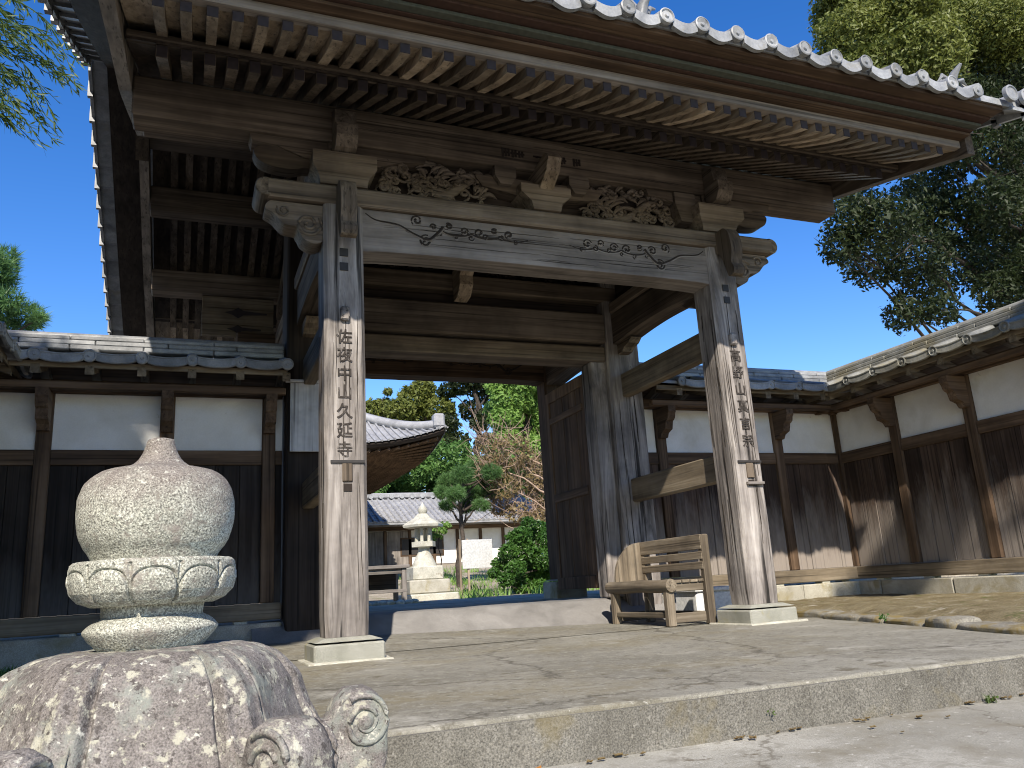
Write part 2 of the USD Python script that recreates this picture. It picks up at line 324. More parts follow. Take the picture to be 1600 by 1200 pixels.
speckle('far_tile', [(0.3, (0.19, 0.19, 0.195)), (0.65, (0.33, 0.33, 0.335))], scale=4.0, fine=30.0, fine_amt=0.12, rough=0.5, spec=0.4)
speckle('concrete', [(0.3, (0.135, 0.125, 0.098)), (0.5, (0.20, 0.188, 0.155)), (0.72, (0.29, 0.278, 0.235))], scale=0.8, fine=210.0, fine_amt=0.42, bump=0.5, dist=0.006, warp=0.2, cracks=(0.34, 0.006, (0.06, 0.052, 0.04)),
        patches=[(0.9, 0.60, 0.12, (0.195, 0.168, 0.105)), (2.6, 0.63, 0.06, (0.34, 0.325, 0.28)), (5.0, 0.64, 0.05, (0.115, 0.10, 0.07)), (14.0, 0.57, 0.06, (0.25, 0.237, 0.195)), (19.0, 0.61, 0.05, (0.125, 0.114, 0.088)), (33.0, 0.64, 0.03, (0.37, 0.355, 0.31)), (26.0, 0.67, 0.03, (0.08, 0.07, 0.05))])
speckle('concrete_riser', [(0.3, (0.100, 0.093, 0.078)), (0.7, (0.178, 0.168, 0.145))], scale=4.0, fine=150.0, fine_amt=0.55, bump=0.8, dist=0.010, warp=0.2,
        patches=[(60.0, 0.62, 0.04, (0.235, 0.222, 0.192)), (45.0, 0.65, 0.04, (0.075, 0.068, 0.056)), (2.0, 0.62, 0.08, (0.155, 0.128, 0.07)), (5.0, 0.68, 0.04, (0.26, 0.25, 0.215))])
speckle('landing_concrete', [(0.3, (0.215, 0.205, 0.172)), (0.7, (0.385, 0.37, 0.325))], scale=1.3, fine=210.0, fine_amt=0.42, bump=0.5, dist=0.006, warp=0.3, cracks=(0.62, 0.007, (0.11, 0.095, 0.07)),
        patches=[(2.0, 0.58, 0.07, (0.20, 0.182, 0.14)), (11.0, 0.58, 0.06, (0.245, 0.232, 0.195)), (6.0, 0.66, 0.04, (0.13, 0.11, 0.08)), (45.0, 0.62, 0.04, (0.20, 0.188, 0.155)), (30.0, 0.64, 0.03, (0.46, 0.445, 0.40))])
speckle('base_stone', [(0.3, (0.20, 0.20, 0.165)), (0.7, (0.32, 0.315, 0.275))], scale=5.0, fine=150.0, fine_amt=0.30, bump=0.3, dist=0.006, patches=[(3.0, 0.62, 0.06, (0.26, 0.235, 0.135))])
speckle('threshold_stone', [(0.3, (0.15, 0.142, 0.134)), (0.7, (0.245, 0.234, 0.222))], scale=3.0, fine=140.0, fine_amt=0.22, bump=0.3, dist=0.006)
speckle('wall_stone', [(0.3, (0.26, 0.24, 0.19)), (0.7, (0.42, 0.40, 0.34))], scale=4.0, fine=120.0, fine_amt=0.25, bump=0.4, vary=0.12, patches=[(2.5, 0.60, 0.08, (0.25, 0.21, 0.11))])
speckle('kerb_stone', [(0.3, (0.15, 0.138, 0.11)), (0.7, (0.28, 0.265, 0.225))], scale=6.0, fine=120.0, fine_amt=0.4, bump=0.6, patches=[(5.0, 0.52, 0.07, (0.19, 0.145, 0.06))])
speckle('mossy_ground', [(0.3, (0.12, 0.092, 0.045)), (0.7, (0.235, 0.20, 0.125))], scale=5.0, fine=90.0, fine_amt=0.5, bump=0.9, dist=0.03, patches=[(6.0, 0.62, 0.05, (0.34, 0.31, 0.25)), (4.0, 0.64, 0.05, (0.09, 0.10, 0.03))])
speckle('pale_gravel', [(0.3, (0.36, 0.335, 0.285)), (0.7, (0.50, 0.475, 0.42))], scale=3.0, fine=60.0, fine_amt=0.4, bump=0.6, dist=0.02)
speckle('earth', [(0.3, (0.23, 0.195, 0.145)), (0.7, (0.40, 0.355, 0.285))], scale=1.5, fine=60.0, fine_amt=0.45, bump=0.7, dist=0.03, patches=[(0.6, 0.60, 0.06, (0.10, 0.115, 0.035))])
speckle('lantern_cap_stone', [(0.3, (0.110, 0.098, 0.090)), (0.5, (0.168, 0.150, 0.138)), (0.7, (0.252, 0.230, 0.212))], scale=15.0, fine=300.0, fine_amt=0.5, bump=0.9, dist=0.006, warp=0.1,
        patches=[(9.0, 0.58, 0.06, (0.225, 0.235, 0.205)), (30.0, 0.59, 0.03, (0.37, 0.355, 0.285)), (55.0, 0.63, 0.03, (0.47, 0.455, 0.39)), (70.0, 0.60, 0.03, (0.08, 0.07, 0.064)), (13.0, 0.66, 0.02, (0.45, 0.435, 0.355)), (6.5, 0.69, 0.012, (0.60, 0.59, 0.53))])
speckle('jewel_stone', [(0.3, (0.25, 0.247, 0.205)), (0.7, (0.39, 0.39, 0.335))], scale=8.0, fine=300.0, fine_amt=0.55, bump=0.9, dist=0.005, warp=0.15, top=(0.640, 0.045, (0.165, 0.138, 0.122)),
        patches=[(60.0, 0.60, 0.05, (0.22, 0.20, 0.17)), (11.0, 0.62, 0.06, (0.245, 0.215, 0.185)), (85.0, 0.63, 0.04, (0.46, 0.45, 0.385)), (14.0, 0.71, 0.02, (0.60, 0.59, 0.53))])
speckle('bright_stone', [(0.3, (0.33, 0.32, 0.26)), (0.7, (0.52, 0.50, 0.43))], scale=6.0, fine=80.0, fine_amt=0.25, bump=0.4, dist=0.01, patches=[(5.0, 0.62, 0.05, (0.28, 0.25, 0.19))])
speckle('bark', [(0.3, (0.028, 0.022, 0.017)), (0.7, (0.085, 0.068, 0.054))], scale=9.0, fine=60.0, fine_amt=0.4, bump=0.8, dist=0.03)
speckle('pale_bark', [(0.3, (0.24, 0.165, 0.12)), (0.7, (0.42, 0.31, 0.235))], scale=9.0, fine=60.0, fine_amt=0.3, bump=0.5, dist=0.02)
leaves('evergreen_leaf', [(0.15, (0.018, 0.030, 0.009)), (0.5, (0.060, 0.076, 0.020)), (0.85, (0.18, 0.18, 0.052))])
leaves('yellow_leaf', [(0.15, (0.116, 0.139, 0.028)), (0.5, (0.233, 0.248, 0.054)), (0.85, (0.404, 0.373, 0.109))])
leaves('green_leaf', [(0.15, (0.074, 0.158, 0.036)), (0.5, (0.197, 0.343, 0.078)), (0.85, (0.396, 0.553, 0.146))])
leaves('bright_leaf', [(0.15, (0.158, 0.277, 0.058)), (0.5, (0.329, 0.499, 0.119)), (0.85, (0.579, 0.600, 0.211))])
leaves('pine_leaf', [(0.15, (0.071, 0.153, 0.048)), (0.5, (0.192, 0.337, 0.104)), (0.85, (0.418, 0.563, 0.177))])
leaves('bush_leaf', [(0.15, (0.045, 0.112, 0.020)), (0.5, (0.132, 0.262, 0.045)), (0.85, (0.323, 0.474, 0.090))], rough=0.35)
leaves('brown_leaf', [(0.15, (0.20, 0.14, 0.07)), (0.5, (0.33, 0.27, 0.12)), (0.85, (0.42, 0.40, 0.15))])
leaves('willow_leaf', [(0.15, (0.075, 0.12, 0.028)), (0.5, (0.14, 0.20, 0.05)), (0.85, (0.24, 0.30, 0.085))])
leaves('dry_leaf', [(0.2, (0.50, 0.22, 0.05)), (0.8, (0.62, 0.34, 0.09))])
GLYPHS = {
    "佐": "-36,-1 -24,14 -17,29 -10,28 -14,15 -1,15 1,28 8,29 9,24 7,15 34,15 34,8 5,8 2,-3 3,-4 33,-5 33,-11 18,-11 18,-29 34,-30 34,-37 -7,-37 -7,-30 11,-30 11,-11 0,-11 -9,-28 -13,-32 -17,-31 -17,-39 -25,-39 -25,-2 -32,-7|-17,-22 -13,-20 -7,-8 -3,4 -3,8 -17,9",
    "夜": "-35,-13 -35,-10 -23,2 -18,13 -32,14 -33,21 -4,21 -6,28 -2,30 2,29 5,21 33,21 33,14 11,14 9,9 10,8 28,8 31,6 24,-13 16,-23 20,-27 35,-33 31,-40 22,-37 11,-29 -7,-39 -11,-40 -15,-35 -17,-40 -22,-40 -23,-11 -25,-11 -29,-16 -32,-16 -33,-13|9,0 17,-7 21,-3 21,1|1,-4 9,-17 14,-15 7,-6 3,-3|3,-2 5,-2 6,1 4,1|-16,-33 -13,-33 -3,-29 4,-24 4,-21 -3,-11 -9,-16 -16,-12|-16,-10 -11,-8 -5,-1 2,14 -9,14 -16,1",
    "中": "-30,-20 -30,16 -4,16 -3,30 4,29 4,16 30,16 30,-19 23,-20 22,-15 4,-15 3,-40 -4,-39 -4,-15 -22,-15 -23,-20|4,-7 22,-8 22,9 4,9|-23,-7 -4,-8 -4,9 -23,9",
    "山": "-29,14 -22,14 -22,-26 -4,-26 -4,28 3,29 4,-26 21,-26 22,14 29,14 29,-39 22,-39 21,-34 -29,-34",
    "久": "-35,-7 -21,9 -13,29 -7,29 -5,28 -5,25 -8,18 10,18 14,16 12,5 8,-2 9,-8 15,-18 25,-28 34,-32 35,-34 30,-40 21,-35 10,-24 3,-13 -13,-31 -20,-36 -29,-40 -34,-35 -34,-33 -21,-27 -8,-15 2,1 4,10 -12,10 -18,-1 -28,-12",
    "延": "-35,-36 -25,-25 -30,-15 -31,-8 -25,-7 -22,-16 -20,-16 -17,-4 -18,-3 -28,-3 -29,-5 -31,-4 -32,2 -28,4 -21,17 -33,18 -33,25 -15,26 -11,24 -11,20 -20,5 -20,4 -9,3 -11,-12 -15,-22 -13,-26 5,-31 35,-31 32,-38 1,-38 -9,-36 -18,-31 -28,-40 -31,-40;-7,16 -7,23 13,25 25,29 28,29 32,25 31,22 17,19 17,6 32,6 33,-1 17,-1 17,-17 33,-18 33,-25 -6,-24 -6,9 1,9 1,-18 10,-18 10,17",
    "寺": "-33,-1 -33,6 -4,6 -4,14 -27,14 -27,21 -4,21 -4,29 3,30 4,21 28,21 28,14 4,14 4,7 33,6 33,-1 17,-2 17,-8 32,-8 32,-15 17,-15 16,-36 11,-39 -2,-39 -4,-32 9,-32 9,-15 -15,-15 -5,-27 -5,-29 -11,-33 -16,-25 -22,-20 -22,-17 -20,-15 -32,-15 -32,-8 9,-8 9,-1",
    "高": "-33,16 -33,22 -4,22 -5,29 -1,30 2,30 4,22 33,21 32,15;-30,-6 -22,-5 -22,13 22,13 22,-5 30,-6 30,-36 26,-39 16,-39 14,-32 -9,-32 -10,-36 -16,-36 -17,-15 16,-15 16,-33 22,-33 23,-12 -22,-12 -23,-39 -29,-40|-14,3 14,2 15,6 -13,7|-9,-21 -10,-26 9,-26 9,-21",
    "野": "-34,-29 -19,-27 -19,-19 -32,-19 -32,-12 -19,-11 -19,-6 -32,-5 -32,26 30,26 34,23 23,9 28,2 34,2 35,-1 28,-18 22,-16 25,-5 20,-5 20,-35 18,-38 4,-39 1,-32 -33,-37|2,19 1,2 16,2 14,6 6,10 5,13 8,16 17,13 21,19|-12,-26 3,-25 3,-32 12,-32 12,-5 -12,-6 -12,-12 1,-12 1,-19 -12,-19|-7,13 -5,14 -5,19 -12,19 -12,13|-5,6 -12,7 -12,1 -5,1|-25,14 -19,13 -19,19 -25,19|-19,6 -25,7 -25,1 -19,1",
    "真": "-33,-36 -32,-33 -25,-32 -16,-28 -16,-26 -33,-25 -33,-19 -23,-19 -23,13 -5,15 -6,17 -31,17 -30,24 -4,24 -3,30 4,29 4,24 31,24 31,17 4,17 3,15 23,14 23,-19 33,-19 33,-25 18,-27 32,-33 33,-36 31,-38 26,-39 15,-33 9,-32 6,-30 7,-26 -7,-26 -6,-30 -8,-32 -28,-40|-15,-1 14,-2 15,-1 -14,0|-15,7 14,6 15,7 -14,8|-14,-16 -14,-19 15,-18 14,-16|-14,-8 -14,-10 15,-9 14,-8",
    "言": "-33,19 -3,19 -3,22 -6,24 -7,28 0,30 7,19 33,19 34,13 -33,12;-23,-14 23,-14 24,-39 16,-39 15,-37 -15,-37 -17,-40 -23,-40|-16,-29 16,-30 16,-21 -16,-21;-23,7 23,8 23,2 -22,1;-23,-9 -22,-3 23,-3 22,-10",
    "宗": "12,-20 12,-18 18,-15 28,-25 33,-33 29,-36 26,-36;-33,-11 -32,-5 32,-5 32,-12 4,-12 4,-34 -1,-39 -13,-39 -15,-34 -15,-32 -4,-32 -4,-12;-31,22 -4,22 -6,29 -3,30 1,30 5,22 31,22 32,5 24,4 24,15 -23,15 -24,4 -31,4;-20,1 -20,8 20,8 20,1;-34,-32 -25,-24 -19,-15 -13,-17 -15,-23 -27,-36 -31,-35",
}
RIGHT_YELLOW = [(12.48, 5.52, 11.9, 0.79, 0.79, 0.67), (13.04, 6.31, 13.31, 0.61, 0.61, 0.52), (13.39, 4.86, 11.05, 0.98, 0.98, 0.83), (16.38, 6.31, 13.34, 0.82, 0.82, 0.69), (13.05, 5.16, 10.63, 0.7, 0.7, 0.6), (12.4, 5.36, 10.95, 0.56, 0.56, 0.48), (16.94, 6.09, 13.87, 0.82, 0.82, 0.7), (17.12, 5.34, 12.97, 0.95, 0.95, 0.81), (12.8, 5.59, 13.56, 0.74, 0.74, 0.63), (13.26, 4.65, 12.25, 0.7, 0.7, 0.6), (19.19, 5.96, 14.89, 1.03, 1.03, 0.88)]
RIGHT_DARK = [(13.95, 5.88, 13.01, 0.84, 0.84, 0.71), (17.67, 5.98, 12.07, 0.97, 0.97, 0.83), (20.84, 7.32, 14.41, 1.11, 1.11, 0.95), (15.75, 5.44, 10.74, 0.68, 0.68, 0.58), (19.3, 6.76, 11.73, 0.69, 0.69, 0.58), (17.18, 7.09, 12.04, 0.68, 0.68, 0.57), (11.64, 5.69, 7.5, 0.56, 0.56, 0.48), (12.11, 5.34, 7.25, 0.66, 0.66, 0.56), (11.42, 5.91, 6.92, 0.43, 0.43, 0.36), (15.03, 6.91, 8.64, 0.85, 0.85, 0.72), (15.97, 6.66, 8.47, 0.86, 0.86, 0.73), (15.9, 5.59, 8.36, 0.66, 0.66, 0.56), (17.76, 6.32, 8.53, 0.95, 0.95, 0.81), (13.33, 6.94, 7.16, 0.62, 0.62, 0.53), (14.01, 6.3, 7.12, 0.72, 0.72, 0.61), (16.12, 6.85, 7.39, 0.78, 0.78, 0.66), (19.02, 7.72, 8.21, 1.03, 1.03, 0.87), (14.8, 6.98, 6.51, 0.63, 0.63, 0.54), (13.22, 6.22, 5.64, 0.42, 0.42, 0.35), (13.7, 5.69, 5.59, 0.38, 0.38, 0.32), (16.19, 6.1, 6.38, 0.53, 0.53, 0.45), (17.77, 6.53, 6.92, 0.78, 0.78, 0.67), (13.92, 7.52, 9.1, 0.47, 0.47, 0.4), (16.01, 7.22, 9.53, 0.65, 0.65, 0.55), (21.07, 6.03, 13.36, 2.1, 2.1, 1.79), (22.99, 7.6, 10.57, 2.24, 2.24, 1.9), (23.33, 6.42, 18.32, 2.91, 2.91, 2.47), (18.9, 7.0, 17.15, 1.83, 1.83, 1.56), (17.17, 5.48, 6.78, 0.88, 0.88, 0.75), (15.09, 5.47, 9.64, 0.59, 0.59, 0.5), (16.86, 5.72, 9.99, 0.65, 0.65, 0.55), (20.6, 7.5, 11.08, 0.9, 0.9, 0.76), (16.29, 6.97, 10.87, 0.55, 0.55, 0.47), (19.11, 7.41, 12.48, 0.8, 0.8, 0.68), (16.64, 6.88, 10.06, 0.42, 0.42, 0.36), (17.93, 6.26, 9.39, 0.58, 0.58, 0.49), (15.95, 6.54, 12.29, 0.81, 0.81, 0.69), (19.78, 6.74, 12.59, 1.05, 1.05, 0.89), (27.44, 7.44, 15.17, 3.11, 3.11, 2.64), (28.3, 6.34, 20.4, 3.39, 3.39, 2.88)]
WILLOW = [(-1.82, -2.71, 2.81, 0.1, 0.1, 0.09), (-1.75, -2.63, 2.74, 0.1, 0.1, 0.08), (-1.83, -2.35, 2.77, 0.1, 0.1, 0.09), (-1.69, -2.46, 2.72, 0.07, 0.07, 0.06), (-1.8, -2.7, 2.39, 0.09, 0.09, 0.08), (-1.73, -2.53, 2.45, 0.08, 0.08, 0.07), (-1.68, -2.51, 2.4, 0.05, 0.05, 0.04), (-1.83, -2.67, 2.62, 0.09, 0.09, 0.08), (-1.64, -2.38, 2.77, 0.04, 0.04, 0.03), (-1.77, -2.69, 2.93, 0.07, 0.07, 0.06), (-2.03, -2.55, 2.81, 0.22, 0.22, 0.18), (-2.04, -2.49, 2.54, 0.19, 0.19, 0.16), (-1.46, -2.53, 3.15, 0.05, 0.05, 0.04)]
LEFT_PINE = [(-4.83, 12.44, 7.74, 0.27, 0.27, 0.23), (-4.8, 12.01, 7.14, 0.37, 0.37, 0.31), (-4.35, 12.48, 6.49, 0.35, 0.35, 0.3), (-4.51, 11.58, 6.55, 0.23, 0.23, 0.19), (-4.05, 12.11, 6.34, 0.16, 0.16, 0.13), (-5.23, 11.88, 7.26, 0.64, 0.64, 0.55), (-5.13, 12.3, 6.46, 0.65, 0.65, 0.55)]
PALE = [(9.49, 42.61, 11.49, 0.8, 0.8, 0.68), (10.1, 42.62, 11.71, 0.72, 0.72, 0.61), (10.23, 42.03, 12.6, 0.28, 0.28, 0.24), (8.29, 41.57, 10.92, 1.16, 1.16, 0.98)]
ROUND = [(11.5, 40.11, 11.66, 1.16, 1.16, 0.98), (10.35, 39.53, 10.83, 0.9, 0.9, 0.77), (12.73, 39.61, 10.98, 1.08, 1.08, 0.92), (11.86, 39.62, 12.26, 0.77, 0.77, 0.65), (13.54, 41.46, 10.39, 1.04, 1.04, 0.88), (13.49, 40.4, 8.98, 0.78, 0.78, 0.66), (11.17, 40.52, 10.55, 0.97, 0.97, 0.82)]
TALL = [(13.88, 38.38, 12.3, 0.84, 0.84, 0.71), (15.79, 39.19, 12.09, 1.02, 1.02, 0.87), (14.49, 38.83, 10.85, 0.77, 0.77, 0.65), (14.38, 37.18, 9.64, 0.59, 0.59, 0.5), (13.13, 37.4, 8.62, 0.73, 0.73, 0.62), (15.39, 39.12, 8.96, 0.65, 0.65, 0.56), (13.36, 36.52, 7.52, 0.43, 0.43, 0.37), (13.17, 38.96, 12.03, 0.61, 0.61, 0.52), (16.25, 38.89, 12.51, 0.79, 0.79, 0.67), (14.67, 37.9, 12.6, 0.84, 0.84, 0.71), (15.79, 37.41, 10.56, 0.68, 0.68, 0.58), (12.58, 37.34, 9.72, 0.59, 0.59, 0.5), (14.91, 37.26, 10.13, 0.6, 0.6, 0.51), (15.37, 37.84, 7.59, 0.67, 0.67, 0.57)]
BRIGHT = [(10.22, 21.65, 7.28, 0.83, 0.83, 0.7), (11.57, 22.97, 7.24, 0.87, 0.87, 0.74), (9.91, 21.64, 6.53, 0.67, 0.67, 0.57), (11.05, 22.58, 6.11, 0.7, 0.7, 0.59), (9.97, 22.74, 7.14, 0.45, 0.45, 0.38), (11.51, 21.78, 7.73, 0.62, 0.62, 0.53), (11.86, 21.88, 6.49, 0.74, 0.74, 0.63), (9.77, 21.75, 7.79, 0.54, 0.54, 0.45), (10.48, 21.21, 7.81, 0.68, 0.68, 0.57), (11.53, 21.96, 7.01, 0.7, 0.7, 0.59), (9.93, 21.48, 5.64, 0.57, 0.57, 0.49), (11.09, 21.51, 5.42, 0.63, 0.63, 0.53)]
SHRUB = [(7.62, 32.11, 5.67, 0.98, 0.98, 0.83), (8.44, 30.36, 6.01, 1.07, 1.07, 0.91), (9.96, 31.31, 6.46, 1.05, 1.05, 0.89), (10.73, 31.83, 5.66, 0.88, 0.88, 0.75), (7.19, 31.65, 4.91, 0.84, 0.84, 0.72), (9.53, 32.25, 5.17, 1.12, 1.12, 0.96), (8.22, 32.08, 4.95, 0.86, 0.86, 0.73), (11.53, 32.25, 7.17, 0.51, 0.51, 0.44), (5.89, 29.58, 4.82, 1.13, 1.13, 0.96), (11.69, 30.81, 5.2, 0.92, 0.92, 0.79), (13.39, 30.95, 5.2, 0.94, 0.94, 0.8), (9.71, 29.7, 4.2, 0.7, 0.7, 0.6), (7.34, 29.52, 6.09, 0.75, 0.75, 0.64), (6.83, 31.99, 6.02, 0.79, 0.79, 0.67), (9.49, 32.45, 7.19, 0.7, 0.7, 0.59), (6.32, 31.85, 4.21, 0.89, 0.89, 0.76), (7.8, 30.45, 4.03, 0.7, 0.7, 0.6), (12.0, 31.62, 6.1, 0.76, 0.76, 0.65), (10.26, 30.4, 4.86, 0.72, 0.72, 0.61), (13.81, 31.72, 7.25, 0.97, 0.97, 0.83), (14.58, 30.34, 6.37, 1.07, 1.07, 0.91), (16.24, 31.85, 5.61, 1.12, 1.12, 0.95), (14.36, 32.46, 5.72, 0.92, 0.92, 0.78), (16.3, 32.46, 7.73, 1.01, 1.01, 0.86), (15.4, 32.15, 4.68, 0.85, 0.85, 0.72)]
PINE = [(5.47, 14.93, 3.3, 0.26, 0.26, 0.18), (5.48, 13.73, 3.3, 0.26, 0.26, 0.19), (6.23, 14.73, 3.33, 0.3, 0.3, 0.21), (6.26, 13.64, 3.35, 0.25, 0.25, 0.18), (6.88, 14.22, 3.31, 0.22, 0.22, 0.16), (5.25, 13.62, 2.79, 0.24, 0.24, 0.17), (6.0, 14.5, 2.92, 0.27, 0.27, 0.19), (6.53, 14.75, 2.98, 0.24, 0.24, 0.17), (6.73, 14.08, 2.95, 0.2, 0.2, 0.14), (5.44, 14.93, 2.64, 0.21, 0.21, 0.14), (5.88, 14.72, 2.58, 0.22, 0.22, 0.16), (6.04, 13.94, 2.52, 0.2, 0.2, 0.14), (5.09, 14.32, 2.91, 0.18, 0.18, 0.13), (6.78, 14.61, 3.66, 0.21, 0.21, 0.15), (6.15, 14.72, 3.65, 0.21, 0.21, 0.15), (7.42, 14.89, 3.28, 0.2, 0.2, 0.14)]
BROWN = [(7.01, 13.98, 3.97, 0.59, 0.59, 0.5), (7.6, 14.5, 3.4, 0.6, 0.6, 0.51), (8.16, 14.64, 2.87, 0.46, 0.46, 0.4), (6.71, 13.84, 2.97, 0.41, 0.41, 0.34), (7.68, 14.01, 2.12, 0.38, 0.38, 0.32), (6.74, 15.1, 4.4, 0.36, 0.36, 0.31), (7.02, 13.9, 2.33, 0.34, 0.34, 0.29), (6.43, 13.98, 3.53, 0.44, 0.44, 0.38), (8.54, 15.13, 3.8, 0.48, 0.48, 0.41), (6.82, 14.67, 2.58, 0.35, 0.35, 0.3), (8.17, 14.32, 2.34, 0.46, 0.46, 0.39)]
BUSH = [(6.05, 11.33, 1.53, 0.26, 0.26, 0.22), (6.64, 11.81, 1.67, 0.3, 0.3, 0.26), (6.71, 11.28, 1.4, 0.3, 0.3, 0.25), (5.7, 11.28, 1.2, 0.23, 0.23, 0.2), (6.17, 11.39, 1.18, 0.32, 0.32, 0.27), (6.54, 11.31, 1.02, 0.32, 0.32, 0.27), (5.61, 11.62, 0.96, 0.2, 0.2, 0.17), (5.83, 11.23, 0.82, 0.26, 0.26, 0.22), (6.45, 11.78, 0.7, 0.3, 0.3, 0.25), (6.86, 11.75, 0.62, 0.3, 0.3, 0.26), (5.54, 11.15, 0.59, 0.2, 0.2, 0.17), (6.06, 11.53, 0.44, 0.23, 0.23, 0.2), (6.4, 11.22, 0.34, 0.26, 0.26, 0.22), (5.34, 11.33, 0.75, 0.14, 0.14, 0.12), (6.94, 11.44, 0.89, 0.3, 0.3, 0.25), (5.9, 11.47, 1.52, 0.18, 0.18, 0.15), (6.31, 11.48, 1.83, 0.18, 0.18, 0.15)]
SPRIG = [(4.44, 12.47, 1.76, 0.18, 0.18, 0.15), (4.58, 12.47, 1.9, 0.14, 0.14, 0.12), (4.3, 12.46, 1.67, 0.1, 0.1, 0.09)]

# ---------------------------------------------------------------- setting: ground, platform, steps
def grid_sheet(x0, x1, y0, y1, nx, ny, zf):
    X, Y = np.meshgrid(np.linspace(x0, x1, nx), np.linspace(y0, y1, ny), indexing='ij')
    v = np.stack([X.ravel(), Y.ravel(), zf(X, Y).ravel()], 1)
    i, j = np.meshgrid(np.arange(nx - 1), np.arange(ny - 1), indexing='ij')
    a = (i * ny + j).ravel(); q = np.stack([a, a + ny, a + ny + 1, a + 1], 1)
    return v, np.vstack([q[:, [0, 1, 2]], q[:, [0, 2, 3]]])

def terrain(X, Y):
    z = np.full(X.shape, -1.25)
    up = np.clip((Y - 2.2) / 0.1, 0, 1)
    zc = 0.245 + 0.09 * np.clip(Y - 11.5, 0, 13) + 0.12 * np.clip(Y - 30, 0, 60)
    z = z * (1 - up) + zc * up
    return z + np.where(Y > 2.4, 0.03 * (meshkit.fbm(np.stack([X, Y, 0 * X], -1) * 0.9, 3) - 0.5), 0)
xs = np.unique(np.r_[-400, -120, -50, np.arange(-20, 30, 0.7), 50, 120, 400]); ys = np.unique(np.r_[-400, -100, -30, np.arange(-10, 2.0, 0.8), 2.2, 2.3, np.arange(2.5, 34, 0.6), 40, 60, 92, 200, 500])
X, Y = np.meshgrid(xs, ys, indexing='ij')
a = (np.arange(len(xs) - 1)[:, None] * len(ys) + np.arange(len(ys) - 1)[None]).ravel(); q = np.stack([a, a + len(ys), a + len(ys) + 1, a + 1], 1)
single('ground', (np.stack([X.ravel(), Y.ravel(), terrain(X, Y).ravel()], 1), np.vstack([q[:, [0, 1, 2]], q[:, [0, 2, 3]]])), 'earth', kind='structure')

def slab(outline, z0, z1, bumpy=0.0):
    """A slab with a slightly worn upper edge."""
    p = Polygon(outline)
    return extrude(p, z0, z1, 'xy')

def worn_slab(outline, z0, z1, r=0.022, cell=0.12, seed=0, amp=0.004):
    """Paving with a rounded arris: densely cut outline, top ring pulled in, surface gently uneven."""
    p = Polygon(outline).segmentize(cell)
    rings = [(0.0, z0), (0.0, z1 - r), (-0.3 * r, z1 - 0.3 * r), (-r, z1)]
    c = np.array(p.exterior.coords)[:-1]
    d = np.roll(c, -1, 0) - np.roll(c, 1, 0); nrm = np.stack([d[:, 1], -d[:, 0]], 1); nrm /= np.linalg.norm(nrm, axis=1, keepdims=True)
    if p.exterior.is_ccw is False: nrm = -nrm
    V = []
    for o, z in rings:
        ring = np.c_[c + nrm * o, np.full(len(c), z)]
        n = meshkit.fbm(np.c_[c * 3.1, np.full(len(c), z * 3)] + seed, 3, seed) - 0.5
        ring[:, 2] += 2 * amp * n * (z > z0); ring[:, :2] += nrm * (2 * amp * n)[:, None]
        V.append(ring)
    n = len(c); F = []
    for k in range(len(rings) - 1):
        i = np.arange(n); F.append(np.stack([k * n + i, k * n + (i + 1) % n, (k + 1) * n + (i + 1) % n, (k + 1) * n + i], 1))
    Fq = np.vstack(F); F = np.vstack([Fq[:, [0, 1, 2]], Fq[:, [0, 2, 3]]])
    top = extrude(Polygon(V[-1][:, :2]), -0.01, 0.0, 'xy')
    tv, tf = top; keep = (tv[tf][:, :, 2] > -0.001).all(1); tv = tv.copy(); 
    from scipy.spatial import cKDTree
    tv[:, 2] = V[-1][cKDTree(V[-1][:, :2]).query(tv[:, :2])[1], 2]
    m = join((np.vstack(V), F), (tv, tf[keep]))
    return m

# concrete apron in front of the gate, its riser, the landing below and the steps that lead down
apron = [(-2.45, -3.28), (3.30, -3.335), (3.34, -2.70), (3.82, -1.34), (4.25, 0.10), (4.30, 1.9), (-2.45, 1.9)]
single('stone_platform', worn_slab(apron, -0.60, 0.0, r=0.014, cell=0.06, amp=0.007), 'concrete', kind='structure', smooth=35)
single('platform_edge', join(wob((lambda m: m)(join(*[box((x, -3.30 - 0.0096 * (x + 2.45) , -0.30), (x + 0.1, -3.24, -0.016)) for x in np.arange(-2.45, 3.2, 0.1)])), 0.004, 6.0)), 'concrete_riser', kind='structure')
single('landing', worn_slab([(-0.62, -4.55), (6.2, -4.65), (6.2, -3.0), (-0.62, -3.0)], -0.75, -0.172, r=0.02, seed=4), 'landing_concrete', kind='structure', smooth=35)
for k in range(5):
    single('step', worn_slab([(-0.62, -4.9 - 0.34 * k), (6.2, -5.0 - 0.34 * k), (6.2, -4.4 - 0.34 * k), (-0.62, -4.4 - 0.34 * k)], -1.4, -0.172 - 0.17 * (k + 1), r=0.02, seed=9 + k), 'landing_concrete', kind='structure', smooth=35)
single('path', worn_slab([(-3.5, -14), (6.2, -14), (6.2, -6.2), (-3.5, -6.2)], -1.4, -1.2, seed=21), 'landing_concrete', kind='structure', smooth=35)

single('forecourt', extrude(Polygon([(-14, -40), (16, -40), (16, -6.1), (-14, -6.1)]), -1.26, -1.225, 'xy'), 'pale_gravel', kind='structure')

# the concrete rises a little towards the left end of the threshold
single('platform_rise', grid_sheet(-0.7, 3.3, 0.35, 1.9, 40, 20, lambda X, Y: 0.0035 + 0.066 * np.clip((Y - 0.35) / 1.3, 0, 1) ** 1.3 * np.clip((3.2 - X) / 2.6, 0, 1)), 'concrete', kind='structure', smooth=True)

